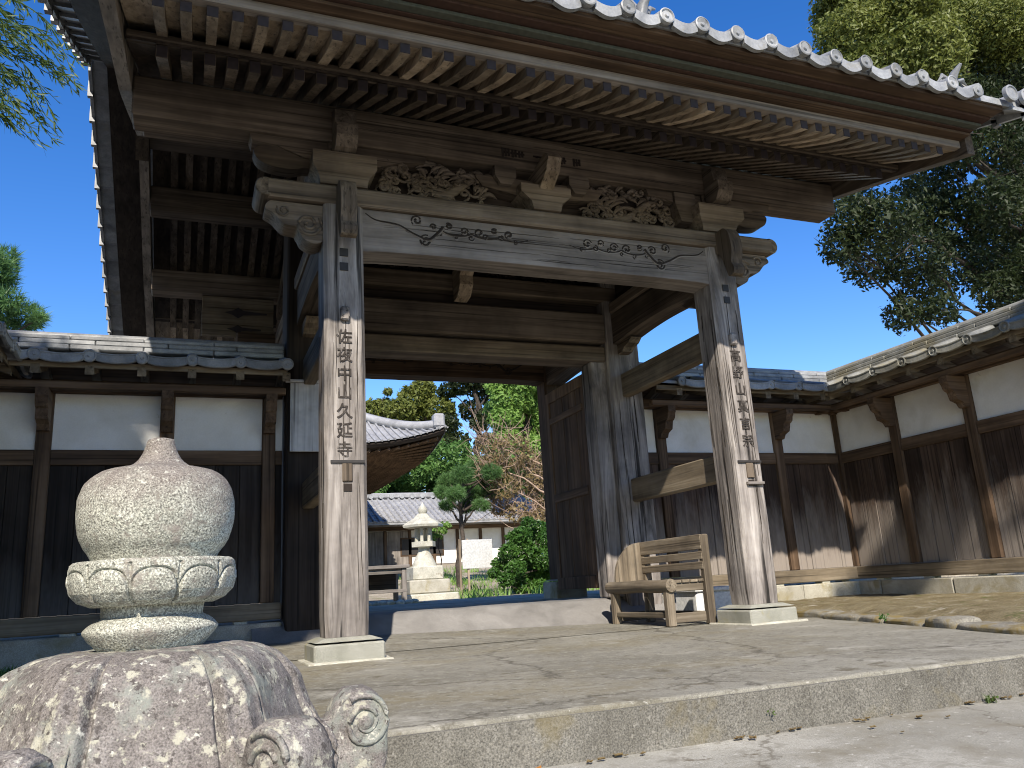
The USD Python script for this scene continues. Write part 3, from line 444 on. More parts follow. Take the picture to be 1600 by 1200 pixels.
# bank of moss and soil between the apron and the right wall
def bank_z(X, Y):
    edge = np.interp(Y, [-4, -2.7, -1.34, 0.1, 2.0], [2.9, 3.34, 3.82, 4.25, 4.3])
    t = np.clip((X - edge - 0.06) / 0.5, 0, 1)
    return -0.05 + 0.125 * t + 0.05 * (meshkit.fbm(np.stack([X * 2.2, Y * 2.2, 0 * X], -1), 4, 3) - 0.5) + 0.02 * (meshkit.fbm(np.stack([X * 9, Y * 9, 0 * X], -1), 3, 8) - 0.5)
v, f = grid_sheet(3.0, 6.7, -5.0, 2.0, 75, 140, bank_z)
edge = np.interp(v[:, 1], [-4, -2.7, -1.34, 0.1, 2.0], [2.9, 3.34, 3.82, 4.25, 4.3]) + 0.03
keep = (v[f][:, :, 0] > edge[f]).all(1)
single('mossy_bank', (v, f[keep]), 'mossy_ground', smooth=True, kind='structure')
kerb = Thing('stone_kerb', 'row of rough mossy kerb stones edging the platform in front of the right wall', 'kerb', (4.0, -1.0, 0))
rng = np.random.default_rng(5)
pts = np.array([(4.30, 0.55), (4.25, 0.10), (3.82, -1.34), (3.34, -2.70), (3.05, -3.6)]); seg = np.r_[0, np.cumsum(np.linalg.norm(np.diff(pts, axis=0), axis=1))]
s = 0.0
while s < seg[-1] - 0.2:
    L = rng.uniform(0.35, 0.9); c = np.array([np.interp(s + L / 2, seg, pts[:, k]) for k in range(2)]); c2 = np.array([np.interp(s + L / 2 + 0.05, seg, pts[:, k]) for k in range(2)])
    an = math.atan2(*(c2 - c)[::-1]); h = rng.uniform(0.035, 0.065)
    m = trimesh.creation.icosphere(subdivisions=3); vv = np.array(m.vertices)
    vv = np.sign(vv) * np.abs(vv) ** 0.45 * np.array([L * 0.52, 0.12, h])
    vv, ff = wob((vv, np.array(m.faces)), 0.018, 9.0, seed=int(s * 100))
    kerb.part('stone', xf((vv, ff), rot_z(an), (c[0] + 0.09, c[1], 0.0)), 'kerb_stone', smooth=40)
    s += L * 1.0

# ---------------------------------------------------------------- the gate
YR, YB = 1.97, 3.93                       # ridge line, rear pillar line
W = 3.6
gate = Thing('temple_gate', 'large weathered wooden temple gate with tiled gable roof and dark carved beams', 'gate', (W / 2, YR, 0))
G = gate.part
XA, XB = -1.57, W + 1.57                  # purlin ends
R0, R1 = -1.34, 4.94                      # first and last rafter
NR = 43
LOW_T, SL = 4.37, 0.47                    # underside of the lower rafters at y = -0.13, slope
def low_z(y):                              # underside of the lower rafters, both slopes
    yy = np.where(np.asarray(y, float) > YR, 2 * YR - np.asarray(y, float), y)
    return LOW_T + SL * (yy + 0.13)
FLY = smooth_line([(-0.55, 4.335), (-0.94, 4.140), (-1.2, 4.022), (-1.42, 3.930), (-1.60, 3.872)], 13)

def mirror(m):                             # front slope to rear slope
    v, f = m; v = np.array(v); v[:, 1] = 2 * YR - v[:, 1]
    return v, np.asarray(f)[:, ::-1]

for side in (0, 1):
    flip = (lambda m: m) if side == 0 else mirror
    for k in range(NR):
        x = R0 + (R1 - R0) * k / (NR - 1)
        jx = 0.004 * math.sin(k * 7.3 + side)
        yy = np.array([-0.94, YR - 0.001])
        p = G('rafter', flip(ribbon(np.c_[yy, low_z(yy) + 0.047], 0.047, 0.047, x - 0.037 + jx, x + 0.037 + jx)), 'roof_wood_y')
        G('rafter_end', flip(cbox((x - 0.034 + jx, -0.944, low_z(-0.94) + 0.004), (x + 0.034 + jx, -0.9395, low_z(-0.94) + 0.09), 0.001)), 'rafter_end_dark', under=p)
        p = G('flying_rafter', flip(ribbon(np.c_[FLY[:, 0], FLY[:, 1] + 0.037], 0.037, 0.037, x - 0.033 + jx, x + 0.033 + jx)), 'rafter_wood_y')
        G('rafter_end', flip(cbox((x - 0.033 + jx, -1.605, 3.874), (x + 0.033 + jx, -1.5995, 3.945), 0.001)), 'rafter_end_dark', under=p)
    xe0, xe1 = R0 - 0.22, R1 + 0.22
    yy = np.linspace(-0.97, YR, 12)
    G('roof_boarding', flip(ribbon(np.c_[yy, low_z(yy) + 0.110], 0.013, 0.013, xe0, xe1)), 'dark_wood_y')
    G('eave_boarding', flip(ribbon(np.c_[FLY[:, 0], FLY[:, 1] + 0.088], 0.012, 0.012, xe0, xe1)), 'rafter_wood_y')
    G('rafter_rail', flip(cbox((xe0, -0.985, 4.092), (xe1, -0.90, 4.138))), 'roof_wood_x')
    G('eave_fascia', flip(cbox((xe0, -1.64, 3.948), (xe1, -1.57, 4.018))), 'fascia_wood_x', label='pale curved fascia board above the rafter ends')
    G('eave_board', flip(cbox((xe0 - 0.02, -1.735, 4.020), (xe1 + 0.02, -1.5, 4.045))), 'wall_wood_x')
    G('eave_board', flip(cbox((xe0 - 0.03, -1.768, 4.046), (xe1 + 0.03, -1.5, 4.056))), 'red_paint')
    G('eave_board', flip(cbox((xe0 - 0.05, -1.83, 4.0575), (xe1 + 0.05, -1.5, 4.086))), 'green_paint')
    G('eave_board', flip(cbox((xe0 - 0.08, -1.90, 4.088), (xe1 + 0.08, -1.5, 4.112))), 'red_paint')
    G('eave_board', flip(cbox((xe0 - 0.11, -2.005, 4.114), (xe1 + 0.11, -1.5, 4.158))), 'wall_wood_x')

# roof skin and tiles
def tile_z(y):
    yy = np.where(np.asarray(y, float) > YR, 2 * YR - np.asarray(y, float), y)
    s = yy + 2.06
    return 4.19 + 0.33 * s + 0.022 * s * s
rt = np.random.default_rng(17)
VX0, VX1 = -2.16, W + 1.90                 # verge edges
for side in (0, 1):
    flip = (lambda m: m) if side == 0 else mirror
    yy = np.linspace(-2.03, YR, 24)
    G('roof_slope', flip(ribbon(np.c_[yy, tile_z(yy) - 0.03], 0.03, 0.03, VX0 + 0.05, VX1 - 0.05)), 'tile')
    yv = np.linspace(-1.95, YR, 20)
    for xa, xb in ((VX0 + 0.17, -1.68), (W + 1.68, VX1 - 0.15)):
        G('verge_soffit', flip(ribbon(np.c_[yv, tile_z(yv) - 0.085], 0.02, 0.02, xa, xb)), 'dark_wood_y')
    n = int(round((5.02 + 1.42) / 0.301))
    for k in range(n + 1):
        x = -1.42 + k * 0.301
        yl = np.linspace(-2.075, YR - 0.15, 16)
        path = np.c_[np.full(16, x), yl, tile_z(yl) + 0.012]
        r = G('tile_roll', flip(tube(path, 0.058, 8)), 'tile', smooth=50)
        yl = -2.078
        disc = lathe([(0.0, 0), (0.059, 0.0), (0.059, 0.03), (0.050, 0.034), (0.044, 0.022), (0.018, 0.022), (0.012, 0.034), (0.0, 0.034)], 18)
        disc = xf(disc, rot_x(math.pi / 2), (x, -2.055, float(tile_z(-2.06)) + 0.012))
        G('tile_end', flip(xf(disc, None, (rt.uniform(-0.006, 0.006), rt.uniform(-0.010, 0.010), rt.uniform(-0.006, 0.006)))), 'tile', smooth=40, under=r)
        # pendant front tile that sags between two rolls
        u = np.linspace(0, 1, 9); xs_ = x + 0.05 + u * 0.201
        top = 4.212 - 0.028 * np.sin(np.pi * u); bot = top - 0.074 - 0.010 * np.sin(np.pi * u)
        poly = list(zip(xs_, top)) + list(zip(xs_[::-1], bot[::-1]))
        if k < n:
            front = extrude(poly, -2.07, -2.035, 'xz')
            yl = np.linspace(-2.06, YR - 0.1, 2)
            G('pan_tile', flip(xf(front, None, (0, rt.uniform(-0.012, 0.008), rt.uniform(-0.007, 0.007)))), 'tile')
# verge tiles, one by one
for side in (0, 1):
    flip = (lambda m: m) if side == 0 else mirror
    for sx, xe in ((-1, VX0), (1, VX1)):
        ny = 15
        for k in range(ny):
            y0 = -2.06 + k * (YR + 2.02) / ny; y1 = y0 + (YR + 2.02) / ny + 0.01
            yl = np.array([y0, y1]); z = tile_z(yl) + np.array([0.02, 0.0])
            side_plate = ribbon(np.c_[yl, z], 0.135, 0.0, min(xe, xe - sx * 0.03), max(xe, xe - sx * 0.03))
            top = tube(np.c_[np.full(3, xe - sx * 0.035), np.linspace(y0, y1, 3), np.interp(np.linspace(y0, y1, 3), yl, z + 0.03)], [0.062, 0.058, 0.055], 10)
            under = ribbon(np.c_[yl, tile_z(yl) + np.array([-0.075, -0.03])], 0.018, 0.018, min(xe - sx * 0.03, xe - sx * 0.19), max(xe - sx * 0.03, xe - sx * 0.19))
            nib = ribbon(np.c_[[y0, y0 + 0.05], [z[0], z[0]]], 0.165, 0.01, min(xe + sx * 0.022, xe - sx * 0.03), max(xe + sx * 0.022, xe - sx * 0.03))
            G('verge_tile', flip(join(side_plate, top, under, nib)), 'tile', smooth=40)
        for q in (1, 2):
            xq = xe - sx * (0.035 + 0.19 * (q - 1))
            disc = lathe([(0.0, 0), (0.075, 0.0), (0.075, 0.035), (0.06, 0.04), (0.055, 0.03), (0.02, 0.03), (0.0, 0.036)], 20)
            G('tile_end', flip(xf(disc, rot_x(math.pi / 2), (xq, -2.07, float(tile_z(-2.06)) + 0.035))), 'tile', smooth=40)
        # descending ridge set in from the verge, with its end ornament
        yl = np.linspace(-1.7, YR, 16); xd = xe - sx * 0.42
        G('descending_ridge', flip(ribbon(np.c_[yl, tile_z(yl) + 0.10], 0.10, 0.07, xd - 0.10, xd + 0.10)), 'tile')
        zo = float(tile_z(-1.75))
        orn = join(xf(lathe([(0.0, 0), (0.10, 0.0), (0.11, 0.03), (0.06, 0.06), (0.0, 0.07)], 16), rot_x(math.pi / 2), (xd, -1.68, zo + 0.14)),
                   *[tube([(xd + a * 0.10, -1.72, zo + 0.12), (xd + a * 0.16, -1.74, zo + 0.20), (xd + a * 0.12, -1.75, zo + 0.27), (xd + a * 0.05, -1.76, zo + 0.24)], [0.035, 0.03, 0.022, 0.01], 7) for a in (-1, 1)],
                   tube([(xd, -1.72, zo + 0.2), (xd, -1.78, zo + 0.29), (xd, -1.86, zo + 0.34)], [0.05, 0.035, 0.012], 7))
        G('ridge_end_ornament', flip(orn), 'tile', smooth=50)
# small figure on the eave
fx, fz = 1.76, float(tile_z(-1.98))
fig = join(tube([(fx, -1.98, fz), (fx, -1.99, fz + 0.09), (fx + 0.02, -2.02, fz + 0.14), (fx + 0.04, -2.06, fz + 0.15)], [0.045, 0.045, 0.03, 0.012], 8),
           tube([(fx - 0.02, -1.96, fz + 0.08), (fx - 0.05, -1.94, fz + 0.16), (fx - 0.03, -1.93, fz + 0.2)], [0.03, 0.02, 0.006], 7),
           tube([(fx + 0.05, -1.97, fz + 0.06), (fx + 0.09, -1.96, fz + 0.13), (fx + 0.13, -1.96, fz + 0.13)], [0.022, 0.018, 0.008], 7))
G('eave_figure', fig, 'tile', smooth=50)
# main ridge
zr = float(tile_z(YR))
for k, (hw_, z0, z1) in enumerate(((0.20, -0.02, 0.07), (0.17, 0.075, 0.15), (0.20, 0.155, 0.23), (0.16, 0.235, 0.31), (0.19, 0.315, 0.39))):
    G('ridge_course', cbox((VX0 + 0.1, YR - hw_, zr + z0), (VX1 - 0.1, YR + hw_, zr + z1), 0.01), 'tile')
G('ridge_cap', tube([(VX0 + 0.08, YR, zr + 0.42), (VX1 - 0.08, YR, zr + 0.42)], 0.10, 12), 'tile', smooth=50)
for xe, sx in ((VX0 + 0.06, -1), (VX1 - 0.06, 1)):
    o = join(*[xf(lathe([(0.0, 0), (0.26, 0.0), (0.28, 0.05), (0.16, 0.10), (0.0, 0.12)], 18), rot_y(sx * math.pi / 2), (xe, YR, zr + 0.28))],
             *[tube([(xe + sx * 0.05, YR + a * 0.2, zr + 0.2), (xe + sx * 0.07, YR + a * 0.36, zr + 0.34), (xe + sx * 0.07, YR + a * 0.28, zr + 0.52)], [0.08, 0.07, 0.02], 8) for a in (-1, 1)])
    G('ridge_end_ornament', o, 'tile', smooth=50)

# barge boards
for sx, xc in ((-1, -1.62), (1, W + 1.62)):
    for side in (0, 1):
        flip = (lambda m: m) if side == 0 else mirror
        yl = np.linspace(-1.68, YR, 24)
        low = np.interp(yl, [-1.68, -1.45, -0.9, -0.07, 0.6, YR], [3.875, 3.925, 4.06, 4.24, 4.49, 5.02])
        hi = np.minimum(low + 0.30, tile_z(yl) - 0.10)
        G('barge_board', flip(ribbon(np.c_[yl, low], 0.0, hi - low, xc - 0.045, xc + 0.045)), 'fascia_wood_y' if sx < 0 else 'roof_wood_y')
    G('gable_pendant', extrude([(YR - 0.16, 5.16), (YR - 0.22, 5.0), (YR - 0.10, 4.92), (YR, 4.78), (YR + 0.10, 4.92), (YR + 0.22, 5.0), (YR + 0.16, 5.16)], xc - 0.06, xc + 0.06, 'yz'), 'roof_wood_z')

# purlins
G('front_purlin', cbox((XA, -0.13, 4.035), (XB, 0.13, 4.368), 0.012), 'roof_wood_x')
G('rear_purlin', cbox((XA, YB - 0.13, 4.10), (XB, YB + 0.13, 4.368), 0.012), 'roof_wood_x')
for y in (1.12, 2 * YR - 1.12):
    G('purlin', cbox((XA, y - 0.10, float(low_z(1.02)) - 0.30), (XB, y + 0.10, float(low_z(1.02)) - 0.003), 0.012), 'roof_wood_x')
G('ridge_beam', cbox((XA, YR - 0.12, 4.98), (XB, YR + 0.12, 5.30), 0.012), 'roof_wood_x')

# pillars on their stones
def pillar_mesh(x, y, h, z0, z1, ch):
    n = 26; zz = np.linspace(z0, z1, n)
    oct_ = np.array([(-h + ch, -h), (h - ch, -h), (h, -h + ch), (h, h - ch), (h - ch, h), (-h + ch, h), (-h, h - ch), (-h, -h + ch)])
    V = np.vstack([np.c_[oct_ + (x, y), np.full(8, z)] for z in zz])
    i, j = np.meshgrid(np.arange(n - 1), np.arange(8), indexing='ij')
    q = np.stack([i * 8 + j, i * 8 + (j + 1) % 8, (i + 1) * 8 + (j + 1) % 8, (i + 1) * 8 + j], -1).reshape(-1, 4)
    f = np.vstack([q[:, [0, 1, 2]], q[:, [0, 2, 3]]])
    cap = np.array([[0, k, k + 1] for k in range(1, 7)])
    f = np.vstack([f, cap[:, ::-1], cap + (n - 1) * 8])
    v, f = wob((V, f), 0.005, 2.2, seed=int(x * 7 + y), axes=(1, 1, 0))
    # worn foot
    k = np.clip((z0 + 0.12 - v[:, 2]) / 0.12, 0, 1)[:, None] * 0.04
    v[:, :2] = v[:, :2] * (1 - k) + np.array([x, y]) * k
    return v, f

def foot_stone(x, y, h, z0, z1, slope=0.02):
    v, f = cbox((x - h, y - h, z0), (x + h, y + h, z1), 0.012)
    v = v.copy(); top = v[:, 2] > z1 - 0.013
    v[top & (np.abs(v[:, 0] - x) > h - 0.02), 2] -= slope * 0.5
    cone = join((v, f), xf((np.array([[-1, -1, 0], [1, -1, 0], [1, 1, 0], [-1, 1, 0], [-.7, -.7, 1], [.7, -.7, 1], [.7, .7, 1], [-.7, .7, 1.0]]) * np.array([h - 0.012, h - 0.012, slope]),
                          np.array([[0, 1, 5], [0, 5, 4], [1, 2, 6], [1, 6, 5], [2, 3, 7], [2, 7, 6], [3, 0, 4], [3, 4, 7], [4, 5, 6], [4, 6, 7]])), None, (x, y, z1)))
    return cone

for x in (0.0, W):
    G('foot_stone', foot_stone(x, 0, 0.246, -0.02, 0.135, 0.026), 'base_stone')
    skirt = worn_slab([(x - 0.29, -0.30), (x + 0.30, -0.29), (x + 0.31, 0.3), (x - 0.29, 0.3)], -0.02, 0.012, r=0.01, cell=0.05, seed=int(x) + 3, amp=0.012)
    G('mortar_bed', skirt, 'bright_stone')
    G('pillar', pillar_mesh(x, 0, 0.157, 0.162, 3.66, 0.028), 'pillar_wood_z')
    G('foot_stone', cbox((x - 0.26, 1.80, -0.02), (x + 0.26, 2.34, 0.12), 0.02), 'wall_stone')
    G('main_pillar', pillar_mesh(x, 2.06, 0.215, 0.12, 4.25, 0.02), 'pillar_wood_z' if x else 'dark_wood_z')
    G('foot_stone', foot_stone(x, YB, 0.22, 0.15, 0.47, 0.02), 'wall_stone')
    G('pillar', pillar_mesh(x, YB, 0.15, 0.49, 3.66, 0.025), 'wall_wood_z')

# threshold stone and sill
u = np.linspace(-0.5, 3.95, 30)
prof = [(1.60, -0.05), (1.60, 0.012), (1.70, 0.055), (1.86, 0.16), (1.98, 0.235), (2.06, 0.252), (2.46, 0.254), (2.46, -0.1)]
V = np.vstack([np.c_[np.full(len(prof), x), np.array(prof)] for x in u]); n = len(prof)
i, j = np.meshgrid(np.arange(len(u) - 1), np.arange(n), indexing='ij')
q = np.stack([i * n + j, i * n + (j + 1) % n, (i + 1) * n + (j + 1) % n, (i + 1) * n + j], -1).reshape(-1, 4)
m = trimesh.Trimesh(V, np.vstack([q[:, [0, 1, 2]], q[:, [0, 2, 3]]]), process=False); trimesh.repair.fix_normals(m)
G('threshold_slab', wob(tm(m), 0.018, 2.6, 3, (0, 1, 1)), 'threshold_stone', smooth=40)

# great front beam, slightly arched below, with plate above and the mirror of both at the rear
def koryo(y0, y1, z0, z1, x0, x1, rise):
    u = np.linspace(0, 1, 25); xs_ = x0 + (x1 - x0) * u
    bot = z0 + rise * np.clip(np.minimum(u, 1 - u) / 0.16, 0, 1) ** 0.5
    return extrude(list(zip(xs_, bot)) + [(x1, z1), (x0, z1)], y0, y1, 'xz')
G('great_beam', koryo(-0.128, 0.13, 3.095, 3.462, 0.14, W - 0.14, 0.022), 'grey_beam_x')
G('beam_plate', cbox((-0.60, -0.185, 3.468), (W + 0.62, 0.185, 3.622), 0.02), 'bracket_wood_x')
G('great_beam', koryo(YB - 0.13, YB + 0.13, 3.15, 3.47, 0.14, W - 0.14, 0.02), 'wall_wood_x')
G('beam_plate', cbox((-0.60, YB - 0.17, 3.475), (W + 0.62, YB + 0.17, 3.622), 0.02), 'wall_wood_x')
for x0, x1 in ((0.02, W - 0.02),):
    G('lintel', cbox((0.2, 1.85, 3.12), (W - 0.2, 2.27, 3.475), 0.02), 'bracket_wood_x')
    G('door_lintel', cbox((0.2, 1.90, 2.905), (W - 0.2, 2.22, 3.085), 0.012), 'bracket_wood_x')
    G('upper_beam', cbox((-0.1, 1.84, 3.62), (W + 0.1, 2.26, 3.81), 0.015), 'roof_wood_x')
    G('infill_panel', cbox((0.1, 2.0, 3.478), (W - 0.1, 2.1, 3.615), 0.005), 'dark_wood_x')
    G('infill_panel', cbox((0.1, 2.0, 3.815), (W - 0.1, 2.1, 4.97), 0.005), 'dark_wood_x')

# side frames: two rails, a tie beam and struts on each side
for x in (0.0, W):
    mr = 'rail_wood_y'
    G('side_rail', cbox((x - 0.06, 0.150, 1.27), (x + 0.06, 1.852, 1.525), 0.012), mr)
    G('side_rail', cbox((x - 0.06, 0.150, 2.475), (x + 0.06, 1.852, 2.745), 0.012), mr)
    G('side_rail', cbox((x - 0.06, 2.27, 1.27), (x + 0.06, YB - 0.15, 1.525), 0.012), mr)
    G('side_rail', cbox((x - 0.06, 2.27, 2.475), (x + 0.06, YB - 0.15, 2.745), 0.012), mr)
    yl = np.linspace(0.14, 1.86, 14); u = (yl - 0.14) / 1.72
    arch = list(zip(yl, 3.10 + 0.05 * np.sin(np.pi * u))) + [(1.86, 3.46), (0.14, 3.46)]
    G('tie_beam', extrude(arch, x - 0.12, x + 0.12, 'yz'), 'roof_wood_y')
    arch = [(2 * YR + 0.0 - a, b) for a, b in arch]
    G('tie_beam', extrude([(max(a, 2.26), b) for a, b in arch], x - 0.12, x + 0.12, 'yz'), 'roof_wood_y')
    G('side_plate', cbox((x - 0.15, 0.19, 3.468), (x + 0.15, 1.83, 3.60), 0.015), 'roof_wood_y')
    G('side_plate', cbox((x - 0.15, 2.29, 3.468), (x + 0.15, YB - 0.19, 3.60), 0.015), 'roof_wood_y')
    # triangular gable beam that carries the purlins
    G('gable_beam', extrude([(-0.12, 3.90), (1.0, 4.25), (YR, 4.35), (2.94, 4.25), (YB + 0.12, 3.90), (YB + 0.12, 4.06), (2.95, 4.55), (YR, 4.75), (1.0, 4.55), (-0.12, 4.06)], x - 0.11, x + 0.11, 'yz'), 'roof_wood_y')
    G('king_strut', cbox((x - 0.10, YR - 0.10, 4.70), (x + 0.10, YR + 0.10, 4.985), 0.01), 'roof_wood_z')
    for y in (1.12, 2 * YR - 1.12):
        G('strut', cbox((x - 0.09, y - 0.08, 4.45), (x + 0.09, y + 0.08, float(low_z(1.02)) - 0.302), 0.01), 'roof_wood_z')
    # filled wall above the side tie beam
    G('gable_panel', box((x - 0.03, 0.2, 3.602), (x + 0.03, YB - 0.2, 4.2)), 'dark_wood_y')
    # carved brace in the corner of tie beam and main pillar
    for y0, d in ((1.85, -1), (0.15, 1)):
        prof = [(0, 2.98), (0.10, 2.99), (0.16, 3.03), (0.26, 3.05), (0.33, 3.10), (0, 3.12)]
        G('corner_brace', extrude([(y0 + d * a, b) for a, b in prof], x - 0.07, x + 0.07, 'yz'), 'roof_wood_y')

# decorated boards under the rear purlin beside the left gable and their twin on the right
for x0, x1 in ((-1.0, -0.16), (W + 0.16, W + 1.0)):
    for k, (za, zb) in enumerate(((3.60, 3.74), (3.745, 3.95), (3.955, 4.098))):
        G('gable_board', cbox((x0, YB - 0.05, za), (x1, YB + 0.02, zb), 0.006), 'rail_wood_x')
    xm = (x0 + x1) / 2
    for zc, sc in ((3.90, 1.0), (3.69, 0.8)):
        star = [(xm - 0.16 * sc, zc), (xm - 0.06 * sc, zc + 0.03 * sc), (xm, zc + 0.07 * sc), (xm + 0.06 * sc, zc + 0.03 * sc), (xm + 0.34 * sc, zc + 0.01), (xm + 0.34 * sc, zc - 0.01), (xm + 0.06 * sc, zc - 0.03 * sc), (xm, zc - 0.07 * sc), (xm - 0.06 * sc, zc - 0.03 * sc)]
        G('pierced_ornament', extrude(star, YB - 0.056, YB - 0.048, 'xz'), 'rafter_end_dark')

# brackets on the front pillars
def nose(pts_xz, y0, y1): return extrude(pts_xz, y0, y1, 'xz')
for x, s in ((0.0, -1), (W, 1)):
    X_ = lambda a: x + s * a
    # carved nose below the plate, with a scroll
    out = smooth_line([(0.155, 3.16), (0.22, 3.13), (0.31, 3.17), (0.36, 3.26), (0.44, 3.27), (0.54, 3.36), (0.60, 3.40), (0.56, 3.46)], 30)
    prof = [(X_(0.155), 3.46)] + [(X_(a), b) for a, b in out]
    p = G('carved_nose', nose(prof, -0.11, 0.11), 'bracket_wood_x')
    for y in (-0.112, 0.112):
        sp = spiral((X_(0.27), 3.29), 0.105, 1.8, hand=s, start=0.6, n=30, shrink=0.12)
        sp2 = spiral((X_(0.46), 3.385), 0.055, 1.3, hand=-s, start=2.6, n=18)
        G('scroll', join(tube(np.c_[sp[:, 0], np.full(len(sp), y), sp[:, 1]], 0.014, 6), tube(np.c_[sp2[:, 0], np.full(len(sp2), y), sp2[:, 1]], 0.011, 6)), 'bracket_wood_x', under=p, smooth=60)
    # rounded end of the plate
    G('plate_end', xf(lathe([(0.0, -0.183), (0.070, -0.183), (0.080, -0.17), (0.080, 0.17), (0.070, 0.183), (0.0, 0.183)], 20), rot_x(math.pi / 2), (X_(0.60), 0, 3.545)), 'bracket_wood_y', smooth=40)
    # bearing block
    blk = []
    zz = [(0.19, 3.624), (0.19, 3.66), (0.205, 3.70), (0.245, 3.745), (0.255, 3.76), (0.255, 3.875)]
    V = np.vstack([np.c_[np.array([(-h, -h * 1.0), (h, -h * 1.0), (h, h), (-h, h)]) + (x, 0), np.full(4, z)] for h, z in zz])
    n = len(zz); i, j = np.meshgrid(np.arange(n - 1), np.arange(4), indexing='ij')
    q = np.stack([i * 4 + j, i * 4 + (j + 1) % 4, (i + 1) * 4 + (j + 1) % 4, (i + 1) * 4 + j], -1).reshape(-1, 4)
    f = np.vstack([q[:, [0, 1, 2]], q[:, [0, 2, 3]], [[0, 2, 1], [0, 3, 2]], [[4 * n - 4, 4 * n - 3, 4 * n - 2], [4 * n - 4, 4 * n - 2, 4 * n - 1]]])
    G('bearing_block', (V, f), 'bracket_wood_x')
    # arms along the beam under the purlin
    arm = [(-0.72, 4.03), (-0.70, 3.97), (-0.52, 3.955), (-0.30, 3.878), (0.30, 3.878), (0.52, 3.955), (0.70, 3.97), (0.72, 4.03)]
    G('bracket_arm', nose([(x + a, b) for a, b in arm], -0.095, 0.095), 'roof_wood_x')
    if True:
        out = smooth_line([(0.30, 3.80), (0.42, 3.77), (0.55, 3.78), (0.66, 3.83), (0.69, 3.90), (0.62, 3.95)], 20)
        G('carved_nose', nose([(X_(0.20), 3.95), (X_(0.20), 3.80)] + [(X_(a), b) for a, b in out], -0.07, 0.07), 'roof_wood_x')
    # nose beam that projects to the front over the plate, seen hanging before the pillar
    prof = smooth_line([(-0.15, 3.60), (-0.30, 3.60), (-0.385, 3.50), (-0.40, 3.36), (-0.37, 3.24), (-0.40, 3.17), (-0.38, 3.12), (-0.32, 3.11), (-0.29, 3.17), (-0.255, 3.28), (-0.22, 3.36), (-0.15, 3.40)], 40)
    G('front_nose', extrude(prof, x - 0.062, x + 0.062, 'yz'), 'roof_wood_z')
    # forward arm over the block up to the rafters
    prof = [(-0.14, 3.88), (-0.30, 3.90), (-0.36, 3.98), (-0.36, 4.08), (-0.30, 4.10), (-0.28, 4.24), (-0.20, 4.26), (-0.14, 4.30)]
    G('forward_arm', extrude(prof, x - 0.085, x + 0.085, 'yz'), 'bracket_wood_y')
    # iron straps, pegs and the worn sockets on the pillar face
    yf = -0.160
    for z in (3.06, 2.94):
        G('socket', box((x - 0.035, yf - 0.006, z - 0.035), (x + 0.030, yf + 0.03, z + 0.03)), 'iron')
    G('peg', cbox((x - 0.035, yf - 0.035, 2.49), (x + 0.035, yf + 0.02, 2.60), 0.012), 'pillar_wood_y')
    G('iron_strap', box((x - 0.115, yf - 0.012, 1.388), (x + 0.135, yf + 0.03, 1.408)), 'iron')
    G('tenon', cbox((x - 0.030, yf - 0.012, 1.25), (x + 0.045, yf + 0.03, 1.385), 0.006), 'roof_wood_z')
    G('socket', box((x - 0.022, yf - 0.004, 1.18), (x + 0.040, yf + 0.03, 1.235)), 'ink')
    if x:
        G('latch_plate', cbox((x - 0.05, yf - 0.03, 1.19), (x + 0.13, yf + 0.03, 1.215), 0.004), 'pillar_wood_x')

# block and arm in the middle of the beam, with the little blocks at its sides
for xm, big in ((1.78, True),):
    V = [(-0.24, 3.86), (-0.24, 3.78), (-0.15, 3.70), (-0.13, 3.624), (0.13, 3.624), (0.15, 3.70), (0.24, 3.78), (0.24, 3.86)]
    G('bearing_block', nose([(xm + a, b) for a, b in V], -0.20, 0.16), 'bracket_wood_x')
    G('forward_arm', extrude([(0.1, 3.78), (-0.16, 3.80), (-0.36, 3.92), (-0.42, 4.02), (-0.36, 4.09), (0.1, 4.02)], xm - 0.065, xm + 0.065, 'yz'), 'rafter_wood_y')
    for a in (-0.36, 0.36):
        G('side_block', nose([(xm + a - 0.10, 4.02), (xm + a - 0.10, 3.93), (xm + a - 0.05, 3.85), (xm + a + 0.05, 3.85), (xm + a + 0.10, 3.93), (xm + a + 0.10, 4.02)], -0.15, 0.12), 'bracket_wood_x')
    arm = [(-0.62, 3.92), (-0.56, 3.84), (-0.25, 3.79), (0.25, 3.79), (0.56, 3.84), (0.62, 3.92), (0.62, 3.945), (-0.62, 3.945)]
    G('bracket_arm', nose([(xm + a, b) for a, b in arm], -0.09, 0.08), 'roof_wood_x')
G('side_block', nose([(3.17, 4.02), (3.17, 3.90), (3.22, 3.72), (3.34, 3.72), (3.40, 3.90), (3.40, 4.02)], -0.13, 0.12), 'bracket_wood_x')

